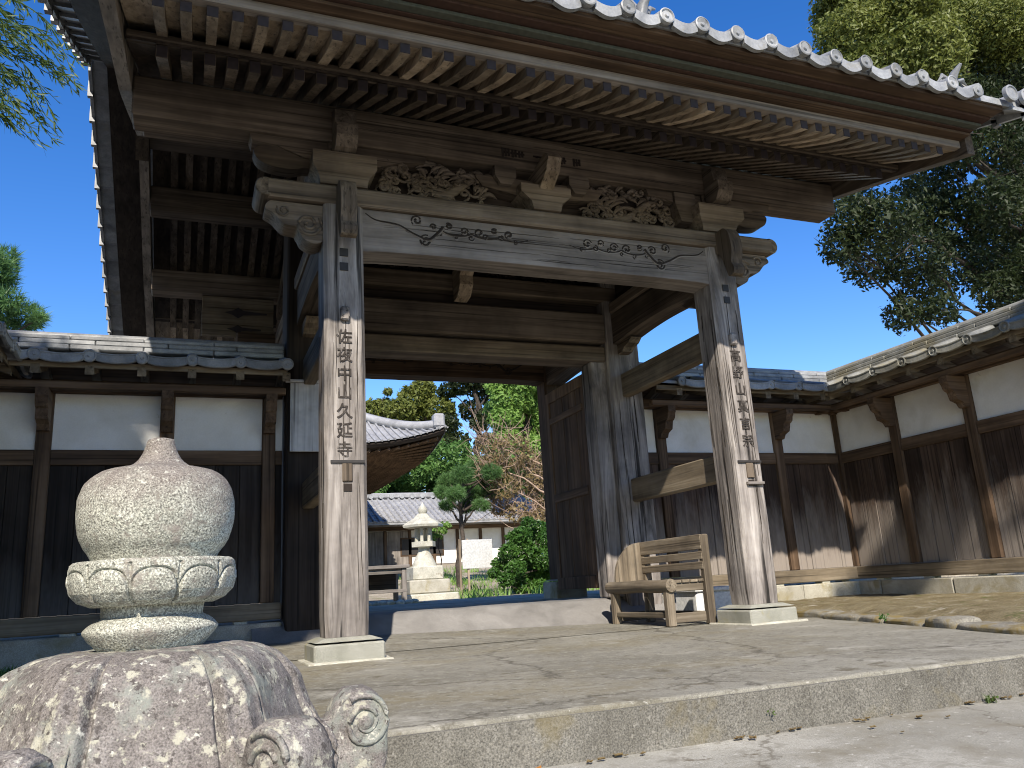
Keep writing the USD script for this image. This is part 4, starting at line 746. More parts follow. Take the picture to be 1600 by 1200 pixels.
# carved cloud and dragon panels between beam plate and purlin
G('carving_ground', box((0.1, 0.06, 3.626), (W - 0.1, 0.10, 4.032)), 'dark_wood_x')
def carving(x0, x1, seed):
    r = np.random.default_rng(seed); parts = []
    body_x = np.linspace(x0 + 0.06, x1 - 0.06, 70); ph = r.uniform(0, 6)
    zc = 3.82 + 0.10 * np.sin(np.linspace(0, 7.5, 70) + ph); yc = -0.02 - 0.03 * np.cos(np.linspace(0, 9, 70))
    parts.append(tube(np.c_[body_x, yc, zc], 0.045 * np.sin(np.linspace(0.35, 2.9, 70)), 9))
    for _ in range(64):
        c = (r.uniform(x0 + 0.04, x1 - 0.04), r.uniform(3.66, 4.0)); R = r.uniform(0.03, 0.075)
        sp = spiral(c, R, r.uniform(1.0, 1.6), r.choice([-1, 1]), r.uniform(0, 6.28), 16)
        yy = r.uniform(-0.05, 0.03) - 0.04 * np.linspace(0, 1, 16)
        parts.append(tube(np.c_[sp[:, 0], yy, sp[:, 1]], np.linspace(0.011, 0.019, 16), 6))
    for _ in range(26):
        c = (r.uniform(x0 + 0.05, x1 - 0.1), r.uniform(3.68, 3.98)); a = r.uniform(-0.8, 0.8); L = r.uniform(0.12, 0.24)
        t = np.linspace(0, 1, 10)
        parts.append(tube(np.c_[c[0] + L * t * math.cos(a), -0.05 + 0 * t, c[1] + L * t * math.sin(a) + 0.04 * np.sin(t * 3.1)], 0.022 * np.sin(np.pi * np.clip(t, 0.06, 0.97)), 6))
    v, f = join(*parts); v[:, 2] = np.clip(v[:, 2], 3.626, 4.03)
    return v, f
for k, (x0, x1) in enumerate(((0.30, 1.34), (2.18, 3.20))):
    G('carved_panel', carving(x0, x1, 11 + k), 'bracket_wood_x', smooth=50)
# same kind of relief on the wall above the inner lintel
for k, (x0, x1) in enumerate(((0.3, 1.4), (1.9, 3.2))):
    v, f = carving(x0, x1, 31 + k); v = v + np.array([0, 1.97, 0.19])
    G('carved_panel', (v, f), 'dark_wood_x', smooth=50)
for s_ in (1.62,):
    G('inner_bracket', extrude([(1.84, 3.99), (1.52, 3.95), (1.44, 3.82), (1.50, 3.76), (1.60, 3.70), (1.60, 3.60), (1.70, 3.50), (1.84, 3.48)], s_ - 0.075, s_ + 0.075, 'yz'), 'rafter_wood_y')

# incised scroll work on the great beams
def incised(x0, x1, z0, y, seed, flipx=False, lips=False):
    r = np.random.default_rng(seed); parts = []
    def add(pts, w):
        pts = np.asarray(pts, float)
        if flipx: pts = np.c_[x0 + x1 - pts[:, 0], pts[:, 1]]
        parts.append(tube(np.c_[pts[:, 0], np.full(len(pts), y), pts[:, 1]], w, 5))
    L = x1 - x0
    add(smooth_line([(x0, z0 + 0.10), (x0 + 0.06 * L, z0 + 0.05), (x0 + 0.18 * L, z0 + 0.03), (x0 + 0.28 * L, z0 - 0.04), (x0 + 0.36 * L, z0 - 0.08), (x0 + 0.42 * L, z0 - 0.02), (x0 + 0.46 * L, z0 + 0.05)], 40), np.linspace(0.006, 0.018, 40))
    add(spiral((x0 + 0.35 * L, z0 - 0.09), 0.055, 1.5, 1, 1.2, 26), np.linspace(0.009, 0.017, 26))
    add(spiral((x0 + 0.30 * L, z0 + 0.085), 0.05, 1.3, -1, 4.0, 22), np.linspace(0.007, 0.015, 22))
    xx = x0 + 0.40 * L
    for k in range(6):
        add(spiral((xx, z0 + 0.045 + 0.02 * math.sin(k * 1.9)), r.uniform(0.028, 0.048), r.uniform(0.9, 1.5), r.choice([-1, 1]), r.uniform(0, 6), 20), np.linspace(0.007, 0.016, 20))
        add(spiral((xx + 0.04 * L, z0 - 0.01 - 0.02 * math.sin(k * 1.3)), r.uniform(0.018, 0.034), r.uniform(0.8, 1.3), r.choice([-1, 1]), r.uniform(0, 6), 16), np.linspace(0.006, 0.012, 16))
        xx += 0.095 * L
    t = np.linspace(0, 1, 40)
    add(np.c_[x0 + L * (0.45 + 0.55 * t), z0 + 0.02 - 0.035 * np.abs(np.sin(t * 9.5)) ** 0.6], np.linspace(0.011, 0.005, 40))
    if lips: return join(*[xf(p_, None, (0.004, 0.003, -0.010)) for p_ in parts])
    return join(*parts)
for (x0, x1, fl, sd) in ((0.18, 1.60, False, 3), (2.00, W - 0.18, True, 4)):
    G('incised_scroll', incised(x0, x1, 3.33, -0.126, sd, fl), 'carved_line')
    G('scroll_lip', incised(x0, x1, 3.33, -0.126, sd, fl, True), 'grey_beam_x')
    G('incised_scroll', incised(x0, x1, 3.36, YB - 0.129, sd + 5, fl), 'carved_line')

# drying checks: long narrow splits in the old timber
def check(u0, v0, L, w, seed):
    r = np.random.default_rng(seed); t = np.linspace(0, 1, 12); half = w * np.sin(np.pi * t) ** 0.7 * (0.6 + 0.4 * r.random(12)) + 0.0003
    c = v0 + np.cumsum(r.normal(size=12) * 0.0022); u = u0 + L * t
    return np.c_[u, c + half], np.c_[u, c - half]
rk = np.random.default_rng(23)
for x in (0.0, W):
    for k in range(11):
        L = rk.uniform(0.25, 1.1); z0 = rk.uniform(0.25, 3.0 - L); a_, b_ = check(z0, x + rk.uniform(-0.12, 0.12), L, rk.uniform(0.0015, 0.005), 40 + k)
        G('drying_check', extrude([(q[1], q[0]) for q in a_] + [(q[1], q[0]) for q in b_[::-1]], -0.1605, -0.150, 'xz'), 'split_wood')
    for k in range(9):
        L = rk.uniform(0.25, 1.0); z0 = rk.uniform(0.25, 2.9 - L); a_, b_ = check(z0, rk.uniform(-0.11, 0.11), L, rk.uniform(0.0015, 0.006), 80 + k)
        G('drying_check', extrude([(q[1], q[0]) for q in a_] + [(q[1], q[0]) for q in b_[::-1]], x - 0.1605, x - 0.150, 'yz'), 'split_wood')
for k in range(16):
    L = rk.uniform(0.3, 1.2); x0 = rk.uniform(0.2, 3.3 - L); a_, b_ = check(x0, rk.uniform(3.16, 3.43), L, rk.uniform(0.0015, 0.004), 120 + k)
    G('drying_check', extrude([tuple(q) for q in a_] + [tuple(q) for q in b_[::-1]], -0.1305, -0.12, 'xz'), 'split_wood')
for k in range(12):
    L = rk.uniform(0.3, 1.1); x0 = rk.uniform(-1.4, 4.9 - L); a_, b_ = check(x0, rk.uniform(4.08, 4.33), L, rk.uniform(0.0015, 0.004), 150 + k)
    G('drying_check', extrude([tuple(q) for q in a_] + [tuple(q) for q in b_[::-1]], -0.1325, -0.12, 'xz'), 'split_wood')
for k in range(8):
    L = rk.uniform(0.4, 1.3); z0 = rk.uniform(0.4, 2.9 - L); a_, b_ = check(z0, W + rk.uniform(-0.17, 0.17), L, rk.uniform(0.002, 0.006), 170 + k)
    G('drying_check', extrude([(q[1], q[0]) for q in a_] + [(q[1], q[0]) for q in b_[::-1]], 2.06 - 0.2185, 2.06 - 0.20, 'xz'), 'split_wood')

# ink lettering on the pillars
def glyph(ch, cx, cz, h, y):
    ms = []
    for poly in GLYPHS[ch].split(';'):
        rings = [[tuple(map(float, p.split(','))) for p in r.split(' ')] for r in poly.split('|')]
        P = Polygon(rings[0], rings[1:])
        if not P.is_valid: P = P.buffer(0)
        for g in getattr(P, 'geoms', [P]):
            if g.area > 1:
                v, f = extrude(g, 0.0, 0.004, 'xz')
                ms.append((np.c_[cx + v[:, 0] * h / 76, y - v[:, 1], cz + v[:, 2] * h / 76], f[:, ::-1]))
    return join(*ms)
LP = sorted(p for p in _used if p.startswith(gate.path + '/pillar'))
for k, ch in enumerate('佐夜中山久延寺'):
    G('inscription', glyph(ch, -0.004 - 0.001 * k, 2.375 - 0.146 * k, 0.128, -0.1600), 'faded_ink')
for k, ch in enumerate('高野山真言宗'):
    G('inscription', glyph(ch, W + 0.012 + 0.003 * k, 2.40 - 0.160 * k, 0.132, -0.1600), 'faded_ink')
# dark iron marks on the purlin where a name board once hung
for cx, n_, hgt in ((1.44, 3, 0.085), (1.52, 2, 0.075), (1.585, 2, 0.06), (1.74, 1, 0.02), (1.80, 1, 0.02), (2.00, 2, 0.07), (2.14, 3, 0.075)):
    ms = [box((cx + 0.028 * (j - (n_ - 1) / 2) - 0.009, -0.137, 4.17 - hgt / 2 + 0.006 * j), (cx + 0.028 * (j - (n_ - 1) / 2) + 0.010, -0.12, 4.17 + hgt / 2)) for j in range(n_)]
    ms.append(box((cx - 0.035, -0.136, 4.165), (cx + 0.035, -0.12, 4.18)))
    G('iron_mark', join(*ms), 'ink')

# door posts and the two door leaves, open to the inside
for x, s in ((0.0, 1), (W, -1)):
    xa, xb = (x + s * 0.16, x + s * 0.40)
    G('door_post', cbox((xa, 1.93, 0.254), (xb, 2.18, 2.905), 0.012), 'pillar_wood_z')
    xl = x + s * 0.33
    d = G('door_leaf', join(cbox((xl - 0.035, 2.20, 0.36), (xl + 0.035, 2.30, 2.84)), cbox((xl - 0.035, 3.24, 0.36), (xl + 0.035, 3.34, 2.84)), cbox((xl - 0.04, 2.30, 2.70), (xl + 0.04, 3.24, 2.84)), cbox((xl - 0.04, 2.30, 0.36), (xl + 0.04, 3.24, 0.50))), 'wall_wood_z')
    for k in range(5):
        G('plank', cbox((xl - 0.02 - 0.003 * (k % 2), 2.303 + 0.188 * k, 0.50), (xl + 0.02 + 0.003 * (k % 2), 2.303 + 0.188 * k + 0.183, 2.70), 0.005), 'wall_wood_z', under=d)
    G('cross_rail', cbox((xl - 0.045, 2.30, 2.42), (xl + 0.045, 3.24, 2.50)), 'wall_wood_y', under=d)
    G('cross_rail', cbox((xl - 0.045, 2.30, 1.42), (xl + 0.045, 3.24, 1.52)), 'wall_wood_y', under=d)

# ---------------------------------------------------------------- roofed walls
def roofed_wall(label, origin, u_dir, v_dir, u0, u1, posts, seed, boards='board_wood', tile0=0.2, category='wall', tile='tile'):
    """A plastered and boarded wall under a small tiled roof. u runs along it, v points out of its face."""
    rng = np.random.default_rng(seed)
    o = np.array([*origin, 0.0]); A = np.array([[*u_dir, 0], [*v_dir, 0], [0, 0, 1.0]]).T
    wax = 'x' if abs(u_dir[0]) > 0.5 else 'y'; vax = 'y' if wax == 'x' else 'x'
    mid = o + A @ np.array([(u0 + u1) / 2, 0, 0])
    th = Thing('roofed_wall', label, category, mid)
    def Bx(ua, ub, va, vb, za, zb, ch=0.006):
        p = A @ np.array([ua, va, za]); q = A @ np.array([ub, vb, zb]); return cbox(o + p, o + q, ch)
    def Ex(poly_vz, ua, ub):
        v, f = extrude(poly_vz, ua, ub, 'yz'); v2 = v @ A.T + o
        return v2, (f if np.linalg.det(A) > 0 else f[:, ::-1])
    def P(m): return xf(m, A, o)
    n = max(1, int((u1 - u0) / 0.95)); e = np.linspace(u0, u1, n + 1)
    for a, b in zip(e[:-1], e[1:]):
        th.part('foundation_stone', wob(Bx(a + 0.004, b - 0.004, -0.16, 0.13, -0.25, 0.245, 0.012), 0.004, 4.0, seed), 'wall_stone')
    th.part('sill_beam', Bx(u0, u1, -0.085, 0.085, 0.268, 0.42, 0.01), 'rail_wood_' + wax)
    for a in np.arange(u0 + 0.2, u1, 0.7):
        th.part('wedge', Bx(a, a + 0.12, -0.06, 0.07, 0.244, 0.27, 0.003), 'bright_stone')
    ps = sorted(posts); edges = [u0] + ps + [u1]
    for p in ps:
        th.part('post', Bx(p - 0.062, p + 0.062, -0.065, 0.065, 0.421, 2.379, 0.008), 'wall_wood_z')
        prof = [(0.066, 2.36), (0.066, 2.02), (0.12, 2.02), (0.15, 2.07), (0.20, 2.09), (0.235, 2.10), (0.25, 2.15), (0.26, 2.19), (0.285, 2.20), (0.31, 2.22), (0.325, 2.27), (0.34, 2.29), (0.34, 2.36)]
        th.part('bracket', Ex(prof, p - 0.05, p + 0.05), 'wall_wood_' + vax)
    for a, b in zip(edges[:-1], edges[1:]):
        a2 = a + (0.063 if a in ps else 0.0); b2 = b - (0.063 if b in ps else 0.0)
        if b2 - a2 < 0.03: continue
        th.part('middle_rail', Bx(a2, b2, -0.045, 0.048, 1.72, 1.858, 0.006), 'wall_wood_' + wax)
        th.part('plaster_panel', Bx(a2, b2, -0.035, 0.018, 1.859, 2.379, 0.002), 'plaster')
        th.part('backing_board', Bx(a2, b2, -0.040, -0.024, 0.421, 1.719, 0.002), 'dark_wood_z')
        w = rng.uniform(0.19, 0.26); m = max(1, int(round((b2 - a2) / w))); ee = np.linspace(a2, b2, m + 1)
        for c, d in zip(ee[:-1], ee[1:]):
            th.part('board', Bx(c + 0.0025, d - 0.0025, -0.02, 0.020 + rng.uniform(-0.007, 0.007), 0.421, 1.719, 0.003), boards)
    th.part('head_beam', Bx(u0, u1, -0.075, 0.070, 2.38, 2.50, 0.008), 'wall_wood_' + wax)
    th.part('eave_beam', Bx(u0, u1, 0.24, 0.32, 2.362, 2.425, 0.006), 'wall_wood_' + wax)
    # roof frame: rafters, boarding, fascia
    Ev, Ez = 0.46, 2.528; Rv, Rz = 0.0, 2.685
    sl = (Rz - Ez) / (Ev - Rv)
    k0 = np.arange(u0 + tile0, u1, 0.42)
    for u in k0:
        for sgn in (1, -1):
            pts = np.array([(sgn * 0.448, Ez + 0.04 * sl - 0.0), (sgn * 0.01, Rz - 0.01 * sl)])
            poly = [(pts[0][0], pts[0][1] - 0.085), (pts[1][0], pts[1][1] - 0.085), (pts[1][0], pts[1][1]), (pts[0][0], pts[0][1])]
            th.part('rafter', Ex(poly, u - 0.036, u + 0.036), 'rail_wood_' + vax)
    for sgn in (1, -1):
        poly = [(sgn * 0.435, Ez + 0.016), (0, Rz + 0.016), (0, Rz + 0.04), (sgn * 0.435, Ez + 0.04)]
        th.part('roof_boarding', Ex(poly, u0, u1), 'wall_wood_' + wax)
        th.part('eave_fascia', Bx(u0, u1, sgn * 0.42, sgn * 0.445, Ez - 0.012, Ez + 0.045, 0.004), 'rail_wood_' + wax)
        poly = [(sgn * 0.50, Ez + 0.052), (0, Rz + 0.06), (0, Rz + 0.09), (sgn * 0.50, Ez + 0.085)]
        th.part('roof_slope', Ex(poly, u0, u1), tile)
    def zt(v): return Ez + 0.085 + (Rz + 0.09 - Ez - 0.085) * (0.50 - v) / 0.50
    for k, u in enumerate(k0):
        for sgn in (1, -1):
            vv = np.linspace(0.515, 0.14, 5)
            r = th.part('tile_roll', P(tube(np.c_[np.full(5, u), sgn * vv, zt(vv) + 0.005], 0.052, 8)), tile, smooth=50)
            if sgn > 0:
                disc = lathe([(0.0, 0), (0.058, 0.0), (0.058, 0.025), (0.047, 0.03), (0.043, 0.02), (0.016, 0.02), (0.012, 0.03), (0.0, 0.03)], 16)
                th.part('tile_end', P(xf(disc, rot_x(-math.pi / 2), (u, 0.505, float(zt(0.515)) + 0.0))), tile, smooth=40, under=r)
                if u + 0.42 < u1:
                    q = np.linspace(0, 1, 9); us = u + 0.045 + q * 0.33; top = Ez + 0.112 - 0.014 * np.sin(np.pi * q); bot = Ez + 0.038 - 0.026 * np.sin(np.pi * q) ** 0.6
                    v, f = extrude(list(zip(us, top)) + list(zip(us[::-1], bot[::-1])), 0.505, 0.528, 'xz')
                    rim = tube(np.c_[us, np.full(9, 0.528), top - 0.008], 0.008, 5)
                    rim2 = tube(np.c_[us, np.full(9, 0.528), bot + 0.010], 0.008, 5)
                    th.part('eave_tile', P(xf(join((v, f), rim, rim2), None, (0, rng.uniform(-0.012, 0.010), rng.uniform(-0.007, 0.007)))), tile, smooth=40)
    # ridge courses laid in single tiles
    zc = Rz + 0.085
    for c, (hw_, h) in enumerate(((0.15, 0.052), (0.13, 0.050), (0.11, 0.045))):
        a = u0 + (0.21 if c % 2 else 0.0); ee = np.r_[u0, np.arange(a + 0.2, u1 - 0.1, 0.62), u1]
        for p, q in zip(ee[:-1], ee[1:]):
            th.part('ridge_tile', Bx(p + 0.003, q - 0.003, -hw_, hw_ + rng.uniform(-0.003, 0.003), zc, zc + h - 0.006, 0.008), tile)
        zc += h
    th.part('ridge_cap', P(tube([(u0, 0, zc + 0.004), (u1, 0, zc + 0.004)], 0.045, 10)), tile, smooth=50)
    return th

roofed_wall('short tiled wall running from the gate to the right corner, behind the right front pillar', (0, 2.06), (1, 0), (0, -1), 3.86, 6.80, [4.10, 4.95, 5.80], 1, tile0=0.30)
roofed_wall('long tiled wall with brown boards coming forward on the right side', (6.80, 0), (0, -1), (-1, 0), -2.60, 6.5, [-1.08, -0.05, 0.98, 2.01, 3.04, 4.07, 5.10, 6.13], 2, tile0=0.55, tile='mossy_tile')
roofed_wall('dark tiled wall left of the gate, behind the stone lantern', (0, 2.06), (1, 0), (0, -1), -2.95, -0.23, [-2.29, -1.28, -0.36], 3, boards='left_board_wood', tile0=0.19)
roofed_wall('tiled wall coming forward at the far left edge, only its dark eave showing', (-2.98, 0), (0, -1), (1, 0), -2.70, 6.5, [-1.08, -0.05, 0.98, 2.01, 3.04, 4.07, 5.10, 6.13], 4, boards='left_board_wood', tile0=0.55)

corner = Thing('corner_post', 'thin dark corner post where the two right walls meet', 'post', (6.76, 2.02, 0.42))
corner.part('post', cbox((6.725, 1.975, 0.421), (6.779, 2.039, 2.36)), 'wall_wood_z')
corner.part('cap', cbox((6.70, 1.95, 2.36), (6.779, 2.039, 2.45)), 'wall_wood_z')

# ---------------------------------------------------------------- notice board on the left main pillar
nb = Thing('notice_board', 'blank grey wooden notice board hung behind the left front pillar', 'notice board', (-0.05, 1.80, 1.8))
nb.part('board', cbox((-0.185, 1.775, 1.81), (0.10, 1.80, 2.49), 0.004), 'notice_wood_z')
nb.part('cap_strip', cbox((-0.23, 1.755, 2.493), (0.14, 1.815, 2.52), 0.004), 'notice_wood_x')

# ---------------------------------------------------------------- bench between the right pillars
be = Thing('wooden_bench', 'rustic wooden bench with slatted back between the right pillars of the gate', 'bench', (3.15, 0.9, 0))
bx0, bx1, by0, by1 = 2.95, 3.38, 0.34, 1.42
be.part('seat_rail', wob(tube([(bx0 + 0.01, y, 0.358 + 0.004 * math.sin(y * 9)) for y in np.linspace(by0 - 0.03, by1 + 0.05, 12)], 0.058, 12), 0.004, 8), 'bench_wood_y', smooth=40)
for k in range(4):
    be.part('seat_slat', cbox((bx0 + 0.055 + 0.088 * k, by0 - 0.01, 0.375), (bx0 + 0.135 + 0.088 * k, by1 + 0.01, 0.402), 0.006), 'bench_wood_y')
for x, y, h in ((bx0 + 0.01, by0 + 0.03, 0.37), (bx0 + 0.01, by1 - 0.05, 0.37), (bx1 - 0.02, by0 - 0.005, 0.80), (bx1 - 0.02, by1 - 0.03, 0.80)):
    be.part('leg', wob(cbox((x - 0.040, y - 0.040, 0.0), (x + 0.040, y + 0.040, h), 0.012), 0.003, 7), 'bench_wood_z')
for y in (by0 + 0.03, by1 - 0.05):
    be.part('side_rail', cbox((bx0 + 0.045, y - 0.022, 0.30), (bx1 - 0.055, y + 0.022, 0.372), 0.006), 'bench_wood_x')
    be.part('stretcher', cbox((bx0 + 0.045, y - 0.02, 0.03), (bx1 - 0.055, y + 0.02, 0.115), 0.006), 'bench_wood_x')
be.part('stretcher', cbox((bx0 - 0.012, by0 + 0.065, 0.075), (bx0 + 0.028, by1 - 0.085, 0.125), 0.006), 'bench_wood_y')
be.part('stretcher', cbox((bx1 - 0.045, by0 + 0.03, 0.06), (bx1 - 0.01, by1 - 0.065, 0.115), 0.006), 'bench_wood_y')
for a, b in ((0.665, 0.80), (0.575, 0.645), (0.485, 0.555)):
    be.part('back_slat', cbox((bx1 - 0.065, by0 - 0.03, a), (bx1 - 0.038, by1 - 0.02, b), 0.006), 'bench_wood_y')
arm = smooth_line([(bx1 - 0.06, 0.80), (bx1 - 0.16, 0.78), (bx1 - 0.28, 0.69), (bx1 - 0.36, 0.55), (bx1 - 0.38, 0.41)], 16)
be.part('end_board', extrude([(bx1 - 0.06, 0.405)] + [tuple(p) for p in arm], by1 - 0.016, by1 + 0.016, 'xz'), 'bench_wood_z')
be.part('knob', wob(tm(trimesh.creation.icosphere(2, 0.028)), 0.002, 20), 'bench_wood_z') if False else None

bx = Thing('plastic_box', 'white plastic storage box on the ground behind the bench', 'box', (3.9, 1.15, 0))
bx.part('tub', cbox((3.62, 0.92, 0.0), (4.22, 1.32, 0.27), 0.02), 'white_plastic')
bx.part('lid', cbox((3.60, 0.90, 0.272), (4.24, 1.34, 0.31), 0.012), 'white_plastic')

# ---------------------------------------------------------------- stone lantern in the foreground
LC = np.array([-1.128, -4.365, 0.0])
la = Thing('stone_lantern', 'big stone lantern close to the camera with onion jewel and curled hexagonal cap', 'stone lantern', (LC[0], LC[1], -1.25))
prof = smooth_line([(0.116, 0.522), (0.127, 0.542), (0.1365, 0.554), (0.146, 0.576), (0.1525, 0.612), (0.1525, 0.632), (0.146, 0.660), (0.134, 0.679), (0.112, 0.6945), (0.082, 0.7015), (0.060, 0.708), (0.047, 0.717), (0.037, 0.730), (0.0305, 0.745), (0.0275, 0.757), (0.026, 0.7605)], 90)
prof = prof * np.array([0.935, 1.0]); m = lathe(prof, 90, LC)
la.part('jewel', wob(wob(m, 0.0028, 7, 3), 0.0013, 70, 7), 'jewel_stone', smooth=True)
# lotus collar with carved petals
nt, nz = 560, 70
zz = np.linspace(0, 1, nz); th = np.arange(nt) * 2 * np.pi / nt
rb = np.interp(zz, [0, 0.12, 0.3, 0.55, 0.8, 0.93, 1.0], [0.112, 0.136, 0.151, 0.158, 0.159, 0.157, 0.150]); zb = 0.443 + 0.082 * zz
T, Zi = np.meshgrid(th, zz); ph = ((T * 11 / (2 * np.pi) + 0.18) % 1.0) * 2 - 1
petal = 1 - np.abs(ph) ** 2.4 - ((Zi - 0.15) / 0.66).clip(0) ** 3.2
edge_ = np.exp(-((petal - 0.10) / 0.085) ** 2)
rb = rb * 0.93; r = rb[:, None] * np.ones(nt) + 0.004 * np.clip(petal, 0, 1) ** 0.5 - 0.0075 * edge_ * (Zi > 0.06) - 0.005 * np.exp(-((np.abs(ph) - 1.0) / 0.07) ** 2) * (Zi < 0.9)
V = np.stack([LC[0] + r * np.cos(T), LC[1] + r * np.sin(T), np.broadcast_to(zb[:, None], r.shape)], -1).reshape(-1, 3)
i, j = np.meshgrid(np.arange(nz - 1), np.arange(nt), indexing='ij')
q = np.stack([i * nt + j, i * nt + (j + 1) % nt, (i + 1) * nt + (j + 1) % nt, (i + 1) * nt + j], -1).reshape(-1, 4)
f = np.vstack([q[:, [0, 1, 2]], q[:, [0, 2, 3]]]); n = len(V); V = np.vstack([V, LC + (0, 0, 0.443), LC + (0, 0, 0.5245)]); k = np.arange(nt)
f = np.vstack([f, np.stack([(k + 1) % nt, k, np.full(nt, n)], 1), np.stack([(nz - 1) * nt + k, (nz - 1) * nt + (k + 1) % nt, np.full(nt, n + 1)], 1)])
la.part('lotus_collar', wob((V, f), 0.0015, 45, 5), 'jewel_stone', smooth=50)
prof = [(0.086, 0.358), (0.104, 0.372), (0.1255, 0.397), (0.1255, 0.401), (0.115, 0.412), (0.100, 0.421), (0.095, 0.424), (0.097, 0.446)]
prof = np.vstack([smooth_line(prof[:3], 10), smooth_line(prof[3:6], 10), np.array(prof[6:])]) * np.array([0.94, 1.0])
la.part('neck_disc', wob(lathe(prof, 64, LC), 0.003, 30, 9), 'jewel_stone', smooth=40)
# cap: six swelling faces with double grooves towards the curls
nt, nz = 720, 80
tt = np.linspace(0, 1, nz); CA0 = math.atan2(CAM_POS[1] - LC[1], CAM_POS[0] - LC[0]) + math.radians(2)
prof = smooth_line([(0.02, 0.366), (0.145, 0.366), (0.178, 0.362), (0.197, 0.354), (0.217, 0.342), (0.240, 0.315), (0.253, 0.293), (0.259, 0.272), (0.270, 0.243), (0.284, 0.214), (0.305, 0.165), (0.332, 0.10), (0.348, 0.04)], nz)
th = np.arange(nt) * 2 * np.pi / nt
T, S = np.meshgrid(th, tt)
a = (T - CA0 + math.pi / 6) % (math.pi / 3) - math.pi / 6          # 0 in the middle of a face
hexf = 1 / np.cos(a) * 0.93 + 0.02
fade = np.clip((S - 0.12) / 0.35, 0, 1)
R_ = prof[:, 0][:, None] * (1 + (hexf - 1) * fade)
gw = math.radians(22.5) - math.radians(3) * S; groove = np.exp(-((np.abs(a) - gw) / math.radians(1.0)) ** 2)
lip = np.exp(-((np.abs(a) - gw - math.radians(2.4)) / math.radians(1.5)) ** 2)
R_ = R_ - 0.014 * groove * np.clip((S - 0.22) / 0.1, 0, 1) * np.clip((0.95 - S) / 0.3, 0.3, 1) + 0.005 * lip * np.clip((S - 0.2) / 0.1, 0, 1)
V = np.stack([LC[0] + R_ * np.cos(T), LC[1] + R_ * np.sin(T), np.broadcast_to(prof[:, 1][:, None], R_.shape)], -1).reshape(-1, 3)
i, j = np.meshgrid(np.arange(nz - 1), np.arange(nt), indexing='ij')
q = np.stack([i * nt + j, (i + 1) * nt + j, (i + 1) * nt + (j + 1) % nt, i * nt + (j + 1) % nt], -1).reshape(-1, 4)
f = np.vstack([q[:, [0, 1, 2]], q[:, [0, 2, 3]]]); n = len(V); V = np.vstack([V, LC + (0, 0, 0.372), LC + (0, 0, 0.03)]); k = np.arange(nt)
f = np.vstack([f, np.stack([k, (k + 1) % nt, np.full(nt, n)], 1), np.stack([(nz - 1) * nt + (k + 1) % nt, (nz - 1) * nt + k, np.full(nt, n + 1)], 1)])
cap = la.part('cap', wob(wob((V, f), 0.006, 7, 13), 0.0018, 48, 17), 'lantern_cap_stone', smooth=60)
for k in range(6):
    an = CA0 + math.pi / 6 + k * math.pi / 3
    out = smooth_line([(0.255, 0.275), (0.285, 0.235), (0.308, 0.205), (0.322, 0.203), (0.342, 0.236), (0.372, 0.257), (0.402, 0.257), (0.432, 0.236), (0.447, 0.198), (0.445, 0.14), (0.432, 0.08), (0.40, 0.02), (0.30, 0.02)], 50)
    nw = 9; ws = np.linspace(-1, 1, nw); rows = []
    cx_, cz_ = out.mean(0)
    for w in ws:
        sh = 1 - 0.10 * max(0, abs(w) - 0.55) / 0.45
        rows.append(np.c_[cx_ + (out[:, 0] - cx_) * sh, w * 0.050 * np.clip(0.60 + 0.40 * (out[:, 0] - 0.27) / 0.09, 0.60, 1.0), cz_ + (out[:, 1] - cz_) * sh])
    n = len(out); V = np.vstack(rows); F = []
    for w in range(nw - 1):
        i = np.arange(n); F.append(np.stack([w * n + i, w * n + (i + 1) % n, (w + 1) * n + (i + 1) % n, (w + 1) * n + i], 1))
    Q = np.vstack(F); Ftri = np.vstack([Q[:, [0, 1, 2]], Q[:, [0, 2, 3]]])
    t = trimesh.creation.triangulate_polygon(Polygon(rows[0][:, [0, 2]]), engine='earcut')
    from scipy.spatial import cKDTree
    idx = cKDTree(rows[0][:, [0, 2]]).query(t[0])[1]
    side = idx[t[1]]
    Ftri = np.vstack([Ftri, side, side[:, ::-1] + (nw - 1) * n])
    m = trimesh.Trimesh(V, Ftri, process=False); trimesh.repair.fix_normals(m)
    for y in (-0.050, 0.050):
        sp = spiral((0.395, 0.194), 0.052, 2.0, -1, 2.2, 40, 0.14)
        sc = tube(np.c_[sp[:, 0], np.full(40, y), sp[:, 1]], np.linspace(0.0065, 0.005, 40), 7)
        bead = xf(tm(trimesh.creation.icosphere(2, 0.017)), np.diag([1, 0.5, 1]), (0.395, y, 0.194))
        m = trimesh.util.concatenate([m, trimesh.Trimesh(*sc, process=False), trimesh.Trimesh(*bead, process=False)])
    v, f = xf(tm(m), rot_z(an), LC)
    la.part('curl', wob(wob((v, f), 0.004, 14, 30 + k), 0.002, 60, 40), 'lantern_cap_stone', smooth=50, under=cap)
hexp = lambda r: [(LC[0] + r * math.cos(CA0 + k * math.pi / 3 + math.pi / 6), LC[1] + r * math.sin(CA0 + k * math.pi / 3 + math.pi / 6)) for k in range(6)]
la.part('fire_box', extrude(Polygon(hexp(0.20)), -0.26, 0.035, 'xy'), 'jewel_stone')
la.part('platform', extrude(Polygon(hexp(0.30)), -0.40, -0.262, 'xy'), 'lantern_cap_stone')
la.part('shaft', lathe([(0.17, -1.05), (0.14, -0.95), (0.135, -0.55), (0.16, -0.402)], 32, LC), 'jewel_stone', smooth=40)
la.part('base', extrude(Polygon(hexp(0.38)), -1.25, -1.052, 'xy'), 'lantern_cap_stone')

